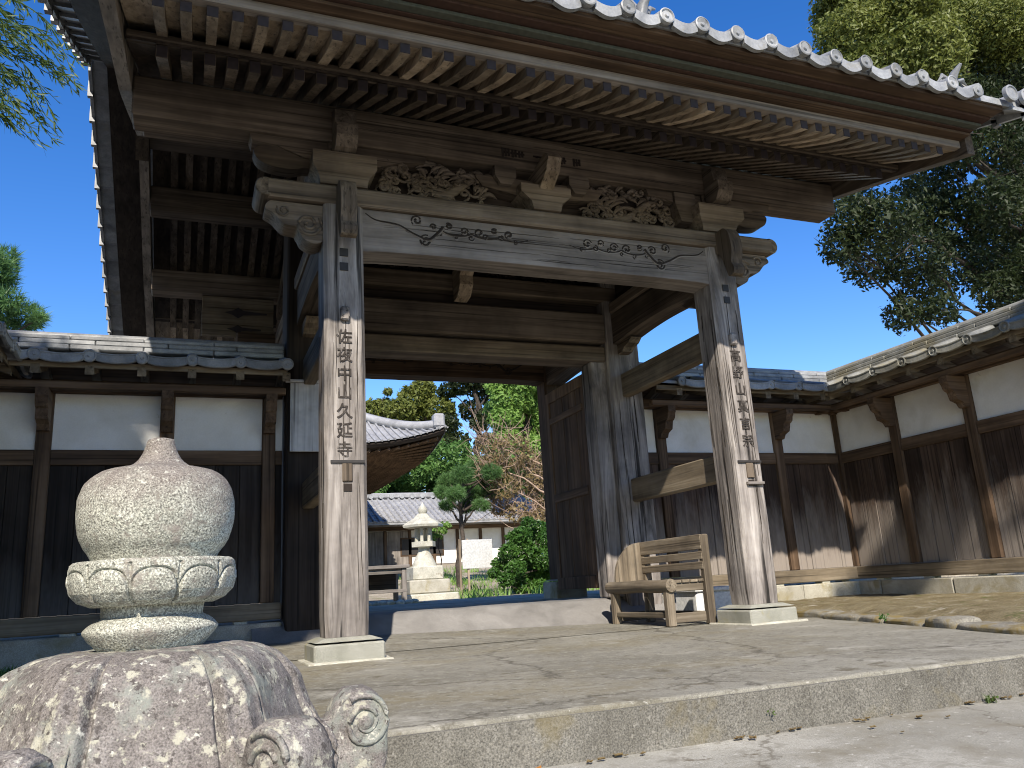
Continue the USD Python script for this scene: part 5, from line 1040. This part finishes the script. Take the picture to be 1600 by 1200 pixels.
# ---------------------------------------------------------------- leaves and trees
def leaf_cloud(clumps, n, size, seed, up=0.35, shell=0.55, aspect=0.5, fold=0.25):
    """Leaf-sized kites scattered through ellipsoids: clumps = [(x, y, z, rx, ry, rz)]."""
    r = np.random.default_rng(seed); cl = np.asarray(clumps, float)
    w = (cl[:, 3] * cl[:, 4] * cl[:, 5]) ** (2 / 3); k = r.choice(len(cl), n, p=w / w.sum()); c = cl[k]
    # sprays: leaves gather on twigs inside each clump
    d = r.normal(size=(n, 3)); d /= np.linalg.norm(d, axis=1, keepdims=True)
    ns = max(8, n // 26); dirs = r.normal(size=(ns, 3)); dirs /= np.linalg.norm(dirs, axis=1, keepdims=True)
    sd = dirs[r.integers(0, ns, n)]; rr = (shell + (1 - shell) * r.random(n) ** 0.5)[:, None]
    loc = sd * rr + d * 0.16 * r.random((n, 1))
    p = c[:, :3] + loc * c[:, 3:6] * (0.8 + 0.35 * meshkit.noise(sd * 3 + k[:, None] * 7.0, seed))[:, None]
    nrm = loc * 0.7 + r.normal(size=(n, 3)) * 0.75 + np.array([0, 0, up]); nrm /= np.linalg.norm(nrm, axis=1, keepdims=True)
    t = np.cross(nrm, r.normal(size=(n, 3))); t /= np.linalg.norm(t, axis=1, keepdims=True); b = np.cross(nrm, t)
    L = size * r.uniform(0.4, 1.55, (n, 1)); Wd = L * aspect
    v = np.stack([p - t * L * 0.5, p + b * Wd * 0.5 + nrm * fold * Wd * 0.5, p + t * L * 0.5, p - b * Wd * 0.5 + nrm * fold * Wd * 0.5], 1).reshape(-1, 3)
    i = np.arange(n) * 4
    return v, np.vstack([np.stack([i, i + 1, i + 2], 1), np.stack([i, i + 2, i + 3], 1)])

def needle_cloud(clumps, n, size, seed, width=0.10, per=9):
    """Tufts of thin needles radiating from twig ends."""
    r = np.random.default_rng(seed); cl = np.asarray(clumps, float)
    w = (cl[:, 3] * cl[:, 4] * cl[:, 5]) ** (2 / 3); m = n // per; k = r.choice(len(cl), m, p=w / w.sum()); c = cl[k]
    d = r.normal(size=(m, 3)); d /= np.linalg.norm(d, axis=1, keepdims=True)
    p = c[:, :3] + d * (0.4 + 0.6 * r.random((m, 1)) ** 0.5) * c[:, 3:6]
    p = np.repeat(p, per, 0); ax = np.repeat(d * 0.6 + np.array([0, 0, 0.35]), per, 0)
    t = ax + r.normal(size=(len(p), 3)) * 0.7; t /= np.linalg.norm(t, axis=1, keepdims=True)
    b = np.cross(t, r.normal(size=t.shape)); b /= np.linalg.norm(b, axis=1, keepdims=True)
    L = size * r.uniform(0.6, 1.2, (len(p), 1))
    v = np.stack([p - b * L * width * 0.5, p + b * L * width * 0.5, p + t * L], 1).reshape(-1, 3)
    return v, np.arange(len(v)).reshape(-1, 3)

def limb(a, b, ra, rb, seed, sag=0.08, n=9, sides=7):
    r = np.random.default_rng(seed); a, b = np.array(a, float), np.array(b, float); t = np.linspace(0, 1, n)[:, None]
    L = np.linalg.norm(b - a); k = r.normal(size=3) * sag * L
    p = a + (b - a) * t + k * np.sin(np.pi * t) + r.normal(size=(n, 3)) * 0.012 * L * np.sin(np.pi * t)
    return tube(p, np.linspace(ra, rb, n), sides)

def tree(name, label, category, base, top, tr, clumps, n, size, leaf, seed, bark='bark', group=None, kind='leaf', limbs=True, **kw):
    th = Thing(name, label, category, base, group=group)
    base, top = np.array(base, float), np.array(top, float)
    th.part('trunk', limb(base - (0, 0, 0.2), top, tr, tr * 0.35, seed, 0.02, 14, 10), bark, smooth=60)
    if limbs:
        ms = []
        for k, c in enumerate(clumps):
            h = np.clip((c[2] - base[2]) / max(top[2] - base[2], 0.1) - 0.18, 0.15, 0.97)
            a = base + (top - base) * h; L = np.linalg.norm(np.array(c[:3]) - a)
            ms.append(limb(a, c[:3], min(tr * 0.4, 0.03 + 0.015 * L), 0.012, seed + k, 0.05))
        th.part('limbs', join(*ms), bark, smooth=60)
    th.part('crown', (leaf_cloud if kind == 'leaf' else needle_cloud)(clumps, n, size, seed, **kw), leaf)
    return th
def rc(seed, n, lo, hi, r0, r1, flat=0.8):
    r = np.random.default_rng(seed); p = r.uniform(lo, hi, (n, 3)); s = r.uniform(r0, r1, n)
    return [(*p[k], s[k], s[k], s[k] * flat) for k in range(n)]

# ---------------------------------------------------------------- courtyard beyond the gate
GC = lambda y: 0.245 + 0.09 * min(max(y - 11.5, 0), 13)
def away(m, k):                            # a thing worked out at one distance, built larger and farther off
    return CAM_POS + (np.asarray(m[0], float) - CAM_POS) * k, m[1]
class Far(Thing):
    k = 1.0
    def part(self, name, mesh, mat, **kw):
        return Thing.part(self, name, away(mesh, self.k), mat, **kw)
lt = Far('courtyard_lantern', 'pale stone lantern standing on stepped base in the courtyard', 'stone lantern', (3.92, 12.0, 0.2)); lt.k = 1.284
c = (2.82, 8.0, 0)
sqb = lambda h, z0, z1: wob(cbox((c[0] - h, c[1] - h, z0), (c[0] + h, c[1] + h, z1), 0.02), 0.006, 5)
lt.part('base', sqb(0.47, 0.1, 0.40), 'bright_stone'); lt.part('step', sqb(0.36, 0.40, 0.63), 'wall_stone'); lt.part('plinth', sqb(0.27, 0.63, 0.86), 'bright_stone')
lt.part('shaft', lathe(smooth_line([(0.22, 0.86), (0.205, 0.90), (0.15, 1.02), (0.105, 1.12), (0.10, 1.18), (0.13, 1.20)], 24), 24, c), 'bright_stone', smooth=40)
lt.part('platform', extrude([(c[0] + r * math.cos(k * math.pi / 3), c[1] + r * math.sin(k * math.pi / 3)) for k in range(6) for r in (0.215,)], 1.20, 1.29, 'xy'), 'bright_stone')
for k in range(6):
    a = k * math.pi / 3
    lt.part('fire_box_post', cbox((c[0] + 0.13 * math.cos(a) - 0.025, c[1] + 0.13 * math.sin(a) - 0.025, 1.29), (c[0] + 0.13 * math.cos(a) + 0.025, c[1] + 0.13 * math.sin(a) + 0.025, 1.53), 0.005), 'bright_stone')
lt.part('cap', lathe([(0.10, 1.53), (0.36, 1.54), (0.375, 1.58), (0.30, 1.63), (0.17, 1.70), (0.09, 1.78), (0.0, 1.79)], 6, c), 'bright_stone')
lt.part('jewel', lathe([(0.06, 1.78), (0.085, 1.82), (0.08, 1.87), (0.04, 1.92), (0.0, 1.99)], 18, c), 'bright_stone', smooth=50)

hall = Thing('temple_hall', 'temple hall beyond the gate showing one upturned grey tiled roof corner', 'hall', (0, 19, 0.9))
HX0, HX1, HY0, HY1 = -7.0, 5.24, 14.0, 25.0
def hall_z(x, y):
    dx = np.minimum(x - HX0, HX1 - x); dy = np.minimum(y - HY0, HY1 - y); d = np.minimum(dx, dy); e = np.maximum(dx, dy)
    lift = 0.47 * np.clip(1 - np.maximum(dx, dy) / 2.6, 0, 1) ** 2
    return 4.17 + 0.44 * d + 0.045 * d * d + lift * np.clip(1 - d / 2.0, 0, 1)
X_, Y_ = np.meshgrid(np.linspace(HX0, HX1, 90), np.linspace(HY0, HY1, 80), indexing='ij')
v = np.stack([X_.ravel(), Y_.ravel(), hall_z(X_, Y_).ravel()], 1)
_, fq = grid_sheet(0, 1, 0, 1, 90, 80, lambda a, b: 0 * a)
hall.part('roof', (v, fq), 'far_tile', smooth=30)
rolls = [tube(np.c_[np.full(14, x), yy, hall_z(np.full(14, x), yy) + 0.02], 0.034, 5) for x in np.arange(HX0 + 0.1, HX1, 0.17) for yy in [np.linspace(HY0 - 0.03, HY0 + max(0.3, min(HX1 - x, x - HX0, 5.5)), 14)]]
rolls += [tube(np.c_[xx, np.full(14, y), hall_z(xx, np.full(14, y)) + 0.02], 0.034, 5) for y in np.arange(HY0 + 0.1, HY1, 0.17) for xx in [np.linspace(HX1 + 0.03, HX1 - max(0.3, min(HY1 - y, y - HY0, 5.5)), 14)]]
hall.part('tile_rows', join(*rolls), 'far_tile', smooth=50, kind='stuff')
d = np.linspace(0.12, 5.4, 20); hall.part('hip_ridge', ribbon(np.c_[d * 0, d * 0], 0.01, 0.01, 0, 0.01) if False else tube(np.c_[HX1 - d, HY0 + d, hall_z(HX1 - d, HY0 + d) + 0.10], 0.13, 8), 'far_tile', smooth=50)
hall.part('hip_ornament', cbox((HX1 - 0.35, HY0 + 0.05, 4.62), (HX1 - 0.05, HY0 + 0.35, 5.0), 0.05), 'far_tile')
# eave edge and the dark raftered underside
def eave_ring(z_off, inset):
    t = np.linspace(0, 1, 60)
    P = np.vstack([np.c_[HX0 + inset + (HX1 - HX0 - 2 * inset) * t, np.full(60, HY0 + inset)], np.c_[np.full(60, HX1 - inset), HY0 + inset + (HY1 - HY0 - 2 * inset) * t]])
    return np.c_[P, hall_z(np.clip(P[:, 0], HX0, HX1), np.clip(P[:, 1], HY0, HY1)) + z_off]
hall.part('eave_board', tube(eave_ring(-0.10, 0.10), 0.075, 4), 'dark_wood_x')
a = eave_ring(-0.16, 0.10); b = a.copy(); b[:60, 1] = 16.6; b[60:, 0] = 2.6; b[:, 2] = 4.05; b[:60, 0] = np.minimum(b[:60, 0], 2.6); b[60:, 1] = np.maximum(b[60:, 1], 16.6)
n = len(a); i = np.arange(n - 1); hall.part('eave_soffit', (np.vstack([a, b]), np.vstack([np.stack([i, i + 1, n + i + 1], 1), np.stack([i, n + i + 1, n + i], 1)])), 'dark_wood_x')
ra = [tube([(x, HY0 + 0.2, float(hall_z(np.array(x), np.array(HY0))) - 0.20), (min(x, 2.6), 16.6, 3.98)], 0.045, 4) for x in np.arange(HX0 + 0.3, HX1 - 0.1, 0.26)]
ra += [tube([(HX1 - 0.2, y, float(hall_z(np.array(HX1), np.array(y))) - 0.20), (2.6, max(y, 16.6), 3.98)], 0.045, 4) for y in np.arange(HY0 + 0.3, HY1 - 0.3, 0.26)]
hall.part('rafters', join(*ra), 'wall_wood_y', kind='stuff')
hall.part('wall', cbox((-4.4, 16.6, 0.6), (2.6, 22.4, 4.1)), 'wall_wood_x')
for k in range(4):
    hall.part('pillar', cbox((2.50 - k * 2.3, 16.45, 0.6), (2.75 - k * 2.3, 16.7, 4.05)), 'grey_beam_z')

bd = Thing('courtyard_building', 'low white walled building with long grey tiled roof at the back of the courtyard', 'building', (8, 25, 1.3))
BX0, BX1, BY0, BYR, BZE, BZR = 2.5, 12.2, 23.3, 26.0, 2.93, 4.10
yl = np.linspace(BY0, BYR, 6); bd.part('roof', ribbon(np.c_[yl, np.linspace(BZE, BZR, 6)], 0.06, 0.03, BX0, BX1), 'far_tile')
bd.part('roof', mirror_y if False else ribbon(np.c_[2 * BYR - yl[::-1], np.linspace(BZE, BZR, 6)[::-1]], 0.06, 0.03, BX0, BX1), 'far_tile')
bd.part('tile_rows', join(*[tube([(x, BY0 - 0.03, BZE + 0.045), (x, BYR, BZR + 0.045)], 0.05, 6) for x in np.arange(BX0 + 0.1, BX1, 0.22)]), 'far_tile', smooth=50, kind='stuff')
bd.part('tile_courses', join(*[box((BX0, BY0 + (BYR - BY0) * k / 10 - 0.02, BZE + (BZR - BZE) * k / 10 + 0.02), (BX1, BY0 + (BYR - BY0) * k / 10 + 0.03, BZE + (BZR - BZE) * k / 10 + 0.06)) for k in range(10)]), 'far_tile', kind='stuff')
bd.part('ridge', cbox((BX0 - 0.05, BYR - 0.18, BZR + 0.02), (BX1 + 0.05, BYR + 0.18, BZR + 0.24), 0.05), 'far_tile')
bd.part('ridge_ends', join(*[xf(lathe([(0.0, 0), (0.10, 0), (0.10, 0.05), (0, 0.05)], 10), rot_x(math.pi / 2), (x, BYR - 0.18, BZR + 0.10)) for x in np.arange(BX0 + 0.2, BX1, 0.42)]), 'tile', kind='stuff')
bd.part('wall', cbox((BX0 + 0.4, 24.4, 0.9), (BX1 - 0.4, 27.6, 2.95)), 'plaster')
bd.part('eave_beam', cbox((BX0 + 0.2, 24.1, 2.72), (BX1 - 0.2, 24.3, 2.86)), 'wall_wood_x')
for x in np.arange(BX0 + 0.5, BX1 - 0.3, 0.95):
    bd.part('post', cbox((x - 0.06, 24.34, 0.9), (x + 0.06, 24.42, 2.72)), 'wall_wood_z')
for x in np.arange(BX0 + 0.56, 6.0, 0.95):
    bd.part('board_panel', cbox((x + 0.01, 24.36, 0.9), (x + 0.82, 24.395, 2.70)), 'grey_beam_z')
for x0 in (6.42, 7.37):
    w = bd.part('window', cbox((x0, 24.35, 1.75), (x0 + 0.76, 24.395, 2.45)), 'wall_wood_x')
    bd.part('pane', box((x0 + 0.06, 24.34, 1.81), (x0 + 0.70, 24.349, 2.39)), 'iron', under=w)
bd.part('lower_panel', cbox((6.36, 24.37, 0.9), (8.9, 24.395, 1.45)), 'grey_beam_x')

tb = Far('wooden_stand', 'grey wooden stand with a dark open shelf beside the courtyard lantern', 'stand', (2.3, 11, 0.25)); tb.k = 1.062
for a in (1.3, 2.86):
    for y in (9.65, 10.35):
        tb.part('leg', cbox((a - 0.045, y - 0.045, 0.24), (a + 0.045, y + 0.045, 0.90)), 'grey_beam_z')
for k in range(4):
    tb.part('top_board', cbox((1.2, 9.56 + 0.222 * k, 0.90), (2.96, 9.56 + 0.222 * k + 0.215, 0.965)), 'grey_beam_x')
tb.part('apron', cbox((1.3, 9.62, 0.80), (2.86, 9.66, 0.875)), 'grey_beam_x')
tb.part('shelf', cbox((1.25, 9.6, 0.45), (2.91, 10.4, 0.51)), 'grey_beam_x')
tb.part('back_panel', cbox((1.3, 10.30, 0.515), (2.86, 10.33, 0.86)), 'dark_wood_x')

sg = Far('white_sign', 'white notice panel on two pale posts in front of the courtyard building', 'sign', (5.2, 12, 0.25)); sg.k = 1.0585
sg.part('panel', cbox((4.50, 10.98, 0.86), (5.20, 11.01, 1.475), 0.004), 'sign_white')
for x in (4.46, 4.64):
    sg.part('post', cbox((x - 0.022, 11.012, 0.2), (x + 0.022, 11.05, 1.50), 0.004), 'rafter_wood_z')

# loose rubble under the stand and stones along the yard
rng = np.random.default_rng(8)
for k in range(9):
    m = tm(trimesh.creation.icosphere(1, 0.07)); m = wob(xf(m, np.diag([1.3, 1, 0.7])), 0.02, 9, k)
    single('stone', xf(m, None, (1.7 + 0.15 * k + rng.uniform(-0.03, 0.03), 8.9 + rng.uniform(-0.1, 0.3), 0.27)), 'wall_stone', 'small rough stone in the row on the ground in front of the grey stand', 'stone', group='small stones in front of the stand')

# ---------------------------------------------------------------- trees and plants
t = Thing('evergreen_tree', 'tall spreading evergreen tree rising behind the right wall', 'tree', (21.0, 8.0, 0.2))
base, top = np.array([21.0, 8.0, 0.2]), np.array([19.5, 7.2, 15.0])
t.part('trunk', limb(base, top, 0.45, 0.16, 3, 0.02, 16, 12), 'bark', smooth=60)
ms = []
for k, q in enumerate(RIGHT_DARK + RIGHT_YELLOW):
    h = np.clip((q[2] - 0.5) / 15 - 0.08, 0.2, 0.97); a = base + (top - base) * h
    ms.append(limb(a, q[:3], 0.085, 0.014, 50 + k, 0.05, 12))
    r = np.random.default_rng(900 + k)
    for _ in range(7):
        e = np.array(q[:3]) + r.normal(size=3) * np.array(q[3:6]) * 0.6
        s_ = np.array(q[:3]) + (a - np.array(q[:3])) * r.uniform(0.02, 0.16)
        ms.append(limb(s_, e, 0.016, 0.005, 5000 + 10 * k + _, 0.08, 6, 5))
t.part('limbs', join(*ms), 'bark', smooth=60)
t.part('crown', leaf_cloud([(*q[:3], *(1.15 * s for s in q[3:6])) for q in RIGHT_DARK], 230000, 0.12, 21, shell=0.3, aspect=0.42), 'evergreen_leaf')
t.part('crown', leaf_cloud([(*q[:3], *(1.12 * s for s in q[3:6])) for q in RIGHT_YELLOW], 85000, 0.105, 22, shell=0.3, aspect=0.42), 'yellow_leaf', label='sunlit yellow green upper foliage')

for k, (lab, bs, tp, lo, hi, n_, cnt) in enumerate((
        ('dense cedar left of the steps outside the picture, nearest the stone lantern', (-5.4, -9.2, -1.3), (-5.3, -9.1, 11.4), (-6.6, -10.2, 4.2), (-4.15, -8.2, 10.8), 60, 90000),
        ('dense cedar beyond the left wall outside the picture', (-7.4, -4.6, -1.3), (-7.3, -4.5, 10.5), (-9.0, -6.4, 2.4), (-6.0, -2.6, 9.6), 40, 50000),
        ('dense cedar farthest left of the approach outside the picture', (-10.5, -11.0, -1.3), (-10.4, -11.0, 12.0), (-12.5, -13.0, 2.0), (-8.5, -9.0, 11.0), 40, 50000),
        ('dense cedar behind the left wall outside the picture', (-6.6, 0.6, -0.2), (-6.5, 0.6, 10.5), (-7.8, -1.2, 2.8), (-5.4, 2.0, 9.6), 40, 50000))):
    cl_ = [q for q in rc(61 + k, n_, lo, hi, 0.6, 1.0) if not (k == 0 and q[0] > -5.0 and 7.0 < q[2] < 9.7)]
    if k == 0: cl_ += [(-5.6, -9.2, 11.45, 0.5, 0.5, 0.4), (-5.0, -9.2, 11.4, 0.5, 0.5, 0.4)]
    tree('cedar_tree', lab, 'tree', bs, tp, 0.32, cl_, cnt, 0.16, 'evergreen_leaf', 62 + k, limbs=False)
tree('layered_pine', 'tall pine with flat layered branches behind the viewer, outside the picture', 'tree', (5.4, -15.5, -1.3), (4.6, -15.2, 16.5), 0.35,
     [(x, -14 + 0.15 * math.sin(3 * x), 13.55 + 0.05 * math.sin(9 * x), 0.42, 0.45, 0.36) for x in np.arange(1.55, 4.4, 0.28)] + rc(71, 10, (5.2, -17, 12.5), (8.5, -13.5, 16.5), 0.6, 1.0, 0.5), 26000, 0.14, 'evergreen_leaf', 72)

t = Thing('feathery_tree', 'fine feathery green branches hanging into the upper left corner', 'tree', (-3.3, -2.3, -1.2))
t.part('trunk', limb((-3.3, -2.3, -1.3), (-3.0, -2.4, 4.2), 0.10, 0.05, 5, 0.02, 12, 9), 'bark', smooth=60)
ms, lv = [], []
r = np.random.default_rng(77)
for k in range(80):
    q = WILLOW[r.integers(0, len(WILLOW))]; e = np.array(q[:3]) + r.normal(size=3) * np.array(q[3:6]) * 0.75; s_ = e + np.array([-r.uniform(0.15, 0.5), r.uniform(-0.1, 0.1), r.uniform(0.05, 0.30)])
    n = 9; tt_ = np.linspace(0, 1, n)[:, None]; p = s_ + (e - s_) * tt_ + np.array([0, 0, 0.06]) * np.sin(np.pi * tt_)
    ms.append(tube(p, np.linspace(0.0035, 0.0012, n), 4))
    if k % 5 == 0: ms.append(tube(np.vstack([[-3.05, -2.38, s_[2] + 0.2], s_ + [-.4, 0, .18], s_]), [0.02, 0.008, 0.0035], 5))
    m = 46; u = r.random((m, 1)); c_ = s_ + (e - s_) * u + np.array([0, 0, 0.06]) * np.sin(np.pi * u)
    d = (e - s_) / np.linalg.norm(e - s_) + r.normal(size=(m, 3)) * 0.55 + np.array([0, 0, -0.35]); d /= np.linalg.norm(d, axis=1, keepdims=True)
    w_ = np.cross(d, r.normal(size=(m, 3))); w_ /= np.linalg.norm(w_, axis=1, keepdims=True); L = r.uniform(0.025, 0.062, (m, 1))
    lv.append((np.stack([c_, c_ + d * L * 0.5 + w_ * 0.0035, c_ + d * L, c_ + d * L * 0.5 - w_ * 0.0035], 1).reshape(-1, 3), np.vstack([np.stack([np.arange(m) * 4 + a for a in (0, 1, 2)], 1), np.stack([np.arange(m) * 4 + a for a in (0, 2, 3)], 1)])))
t.part('twigs', join(*ms), 'willow_leaf'); t.part('crown', join(*lv), 'willow_leaf')

tree('pine_tree', 'pine top peeping over the left wall roof', 'tree', (-5.6, 12.3, 0.2), (-5.3, 12.2, 8.6), 0.18, LEFT_PINE, 16000, 0.20, 'pine_leaf', 31, kind='needle')
tree('pale_tree', 'distant yellowish tree above the hall roof', 'tree', (8.2, 42, 3.0), (8.6, 42, 10.5), 0.2, PALE, 7000, 0.22, 'yellow_leaf', 41)
tree('round_tree', 'rounded olive green tree behind the temple hall roof corner', 'tree', (12.0, 40, 3.0), (12.0, 40, 11.5), 0.28, ROUND, 16000, 0.21, 'yellow_leaf', 42)
tree('tall_tree', 'tall thin dark tree with bare trunk against the sky', 'tree', (14.7, 38, 2.5), (14.6, 38, 13.5), 0.24, TALL, 9000, 0.24, 'evergreen_leaf', 43)
tree('bright_tree', 'bright green leafy tree beside the open door leaf', 'tree', (10.9, 22, 1.2), (10.8, 22, 7.5), 0.15, BRIGHT, 40000, 0.13, 'bright_leaf', 44)
tree('pine_tree', 'small garden pine with bare trunk left of the white sign', 'tree', (5.4, 14.2, 0.2), (5.7, 14.3, 3.3), 0.09, PINE, 42000, 0.13, 'pine_leaf', 45, kind='needle')
single('shrubbery', leaf_cloud([(*q[:3], *(1.2 * s for s in q[3:6])) for q in SHRUB], 85000, 0.17, 46), 'green_leaf', 'dense green shrubs massed behind the courtyard building roof', 'shrubs', kind='stuff')
t = tree('bare_tree', 'half bare tree with reddish brown twigs before the building', 'tree', (8.6, 14, 0.3), (8.0, 14, 5.4), 0.09, BROWN, 7500, 0.085, 'brown_leaf', 47, bark='pale_bark')
ms = []; r = np.random.default_rng(4)
for q in BROWN:
    for _ in range(40):
        s_ = np.array(q[:3]) + r.normal(size=3) * np.array(q[3:6]) * 0.5; d = r.normal(size=3) * 0.3 + np.array([-0.15, 0, 0.32])
        ms.append(limb(s_, s_ + d, 0.010, 0.003, r.integers(1e6), 0.08, 5, 4))
t.part('twigs', join(*ms), 'pale_bark')
tree('bush', 'glossy green bush beside the right door leaf in the courtyard', 'bush', (6.0, 11.5, 0.2), (6.0, 11.5, 1.3), 0.05, BUSH, 22000, 0.068, 'bush_leaf', 48)
tree('sapling', 'small yellow green sapling beside the courtyard lantern cap', 'sapling', (4.5, 12.4, 0.2), (4.35, 12.4, 2.0), 0.02, SPRIG, 1200, 0.06, 'bright_leaf', 49)

def grass_tuft(cx, cy, cz, n, h, spread, seed):
    r = np.random.default_rng(seed); p = np.c_[cx + r.normal(size=n) * spread, cy + r.normal(size=n) * spread, np.full(n, cz)]
    t = np.c_[r.normal(size=(n, 2)) * 0.5, np.ones(n)]; t /= np.linalg.norm(t, axis=1, keepdims=True); b = np.cross(t, r.normal(size=(n, 3))); b /= np.linalg.norm(b, axis=1, keepdims=True)
    L = h * r.uniform(0.5, 1.2, (n, 1)); w = 0.05 * L
    v = np.stack([p - b * w, p + b * w, p + t * L * 0.6 + b * w * 0.6, p + t * L * 0.6 - b * w * 0.6, p + t * L + np.c_[t[:, :2], -0.3 * np.ones(n)] * L * 0.15], 1).reshape(-1, 3); i = np.arange(n) * 5
    return v, np.vstack([np.stack([i, i + 1, i + 2], 1), np.stack([i, i + 2, i + 3], 1), np.stack([i + 3, i + 2, i + 4], 1)])
rng = np.random.default_rng(12)
single('grass', join(*[grass_tuft(x, y, GC(y), 40, 0.22, 0.22, k) for k, (x, y) in enumerate(zip(rng.uniform(4.6, 11, 110), rng.uniform(10.0, 22, 110)))]), 'bright_leaf', 'yellowish grass in the courtyard in front of the building', 'grass', kind='stuff')
single('weeds', join(*[grass_tuft(x, y, -0.05, 26, 0.14, 0.06, 60 + k) for k, (x, y) in enumerate(zip(rng.uniform(-2.45, -2.2, 14), rng.uniform(0.6, 1.6, 14)))]), 'green_leaf', 'green weeds at the foot of the dark left wall', 'weeds', kind='stuff')
def weed(name, label, x, y, z, n, s, seed, leaf='bright_leaf'):
    single(name, join(grass_tuft(x, y, z, n // 3, s, s * 0.25, seed), leaf_cloud([(x, y, z + s * 0.4, s * 0.7, s * 0.5, s * 0.5)], n, s * 0.35, seed)), leaf, label, 'weed')
weed('weed', 'tiny weed growing on the riser of the platform below the bench', 1.04, -3.36, -0.10, 18, 0.028, 1, 'willow_leaf')
weed('weed', 'larger weed in the corner where riser and landing meet, at far right', 2.17, -3.39, -0.17, 44, 0.05, 2, 'willow_leaf')
weed('weed', 'weed sprouting between the mossy kerb stones right of the pillar', 3.82, -1.22, 0.03, 50, 0.06, 3, 'green_leaf')
v = np.array([[-.035, 0, 0], [-.012, .022, .006], [.02, .016, .004], [.038, 0, .012], [.018, -.018, .006], [-.014, -.02, .01], [0, 0, -0.002]]); f = np.array([[6, 0, 5], [6, 5, 4], [6, 4, 3], [6, 3, 2], [6, 2, 1], [6, 1, 0]])
single('fallen_leaf', join(xf((v, f), rot_z(0.4), (0.035, -3.372, -0.168)), xf((v * 0.9, f[:, ::-1]), rot_z(0.4), (0.035, -3.372, -0.1690))), 'dry_leaf', 'dry orange leaf lying on the landing at the foot of the step', 'leaf')

ms = []; r = np.random.default_rng(31)
for k in range(46):
    x = r.uniform(0.2, 3.2); y = -3.345 - abs(r.normal()) * (0.03 if k < 34 else 0.5); s_ = r.uniform(0.25, 0.6)
    ms.append(xf((v * s_, f), rot_z(r.uniform(0, 6.28)), (x, y, -0.164))); ms.append(xf((v * s_, f[:, ::-1]), rot_z(0.3), (x, y, -0.1645)))
single('leaf_litter', join(*ms), 'brown_leaf', 'scattered bits of dry leaf along the foot of the platform step', 'leaves', kind='stuff')
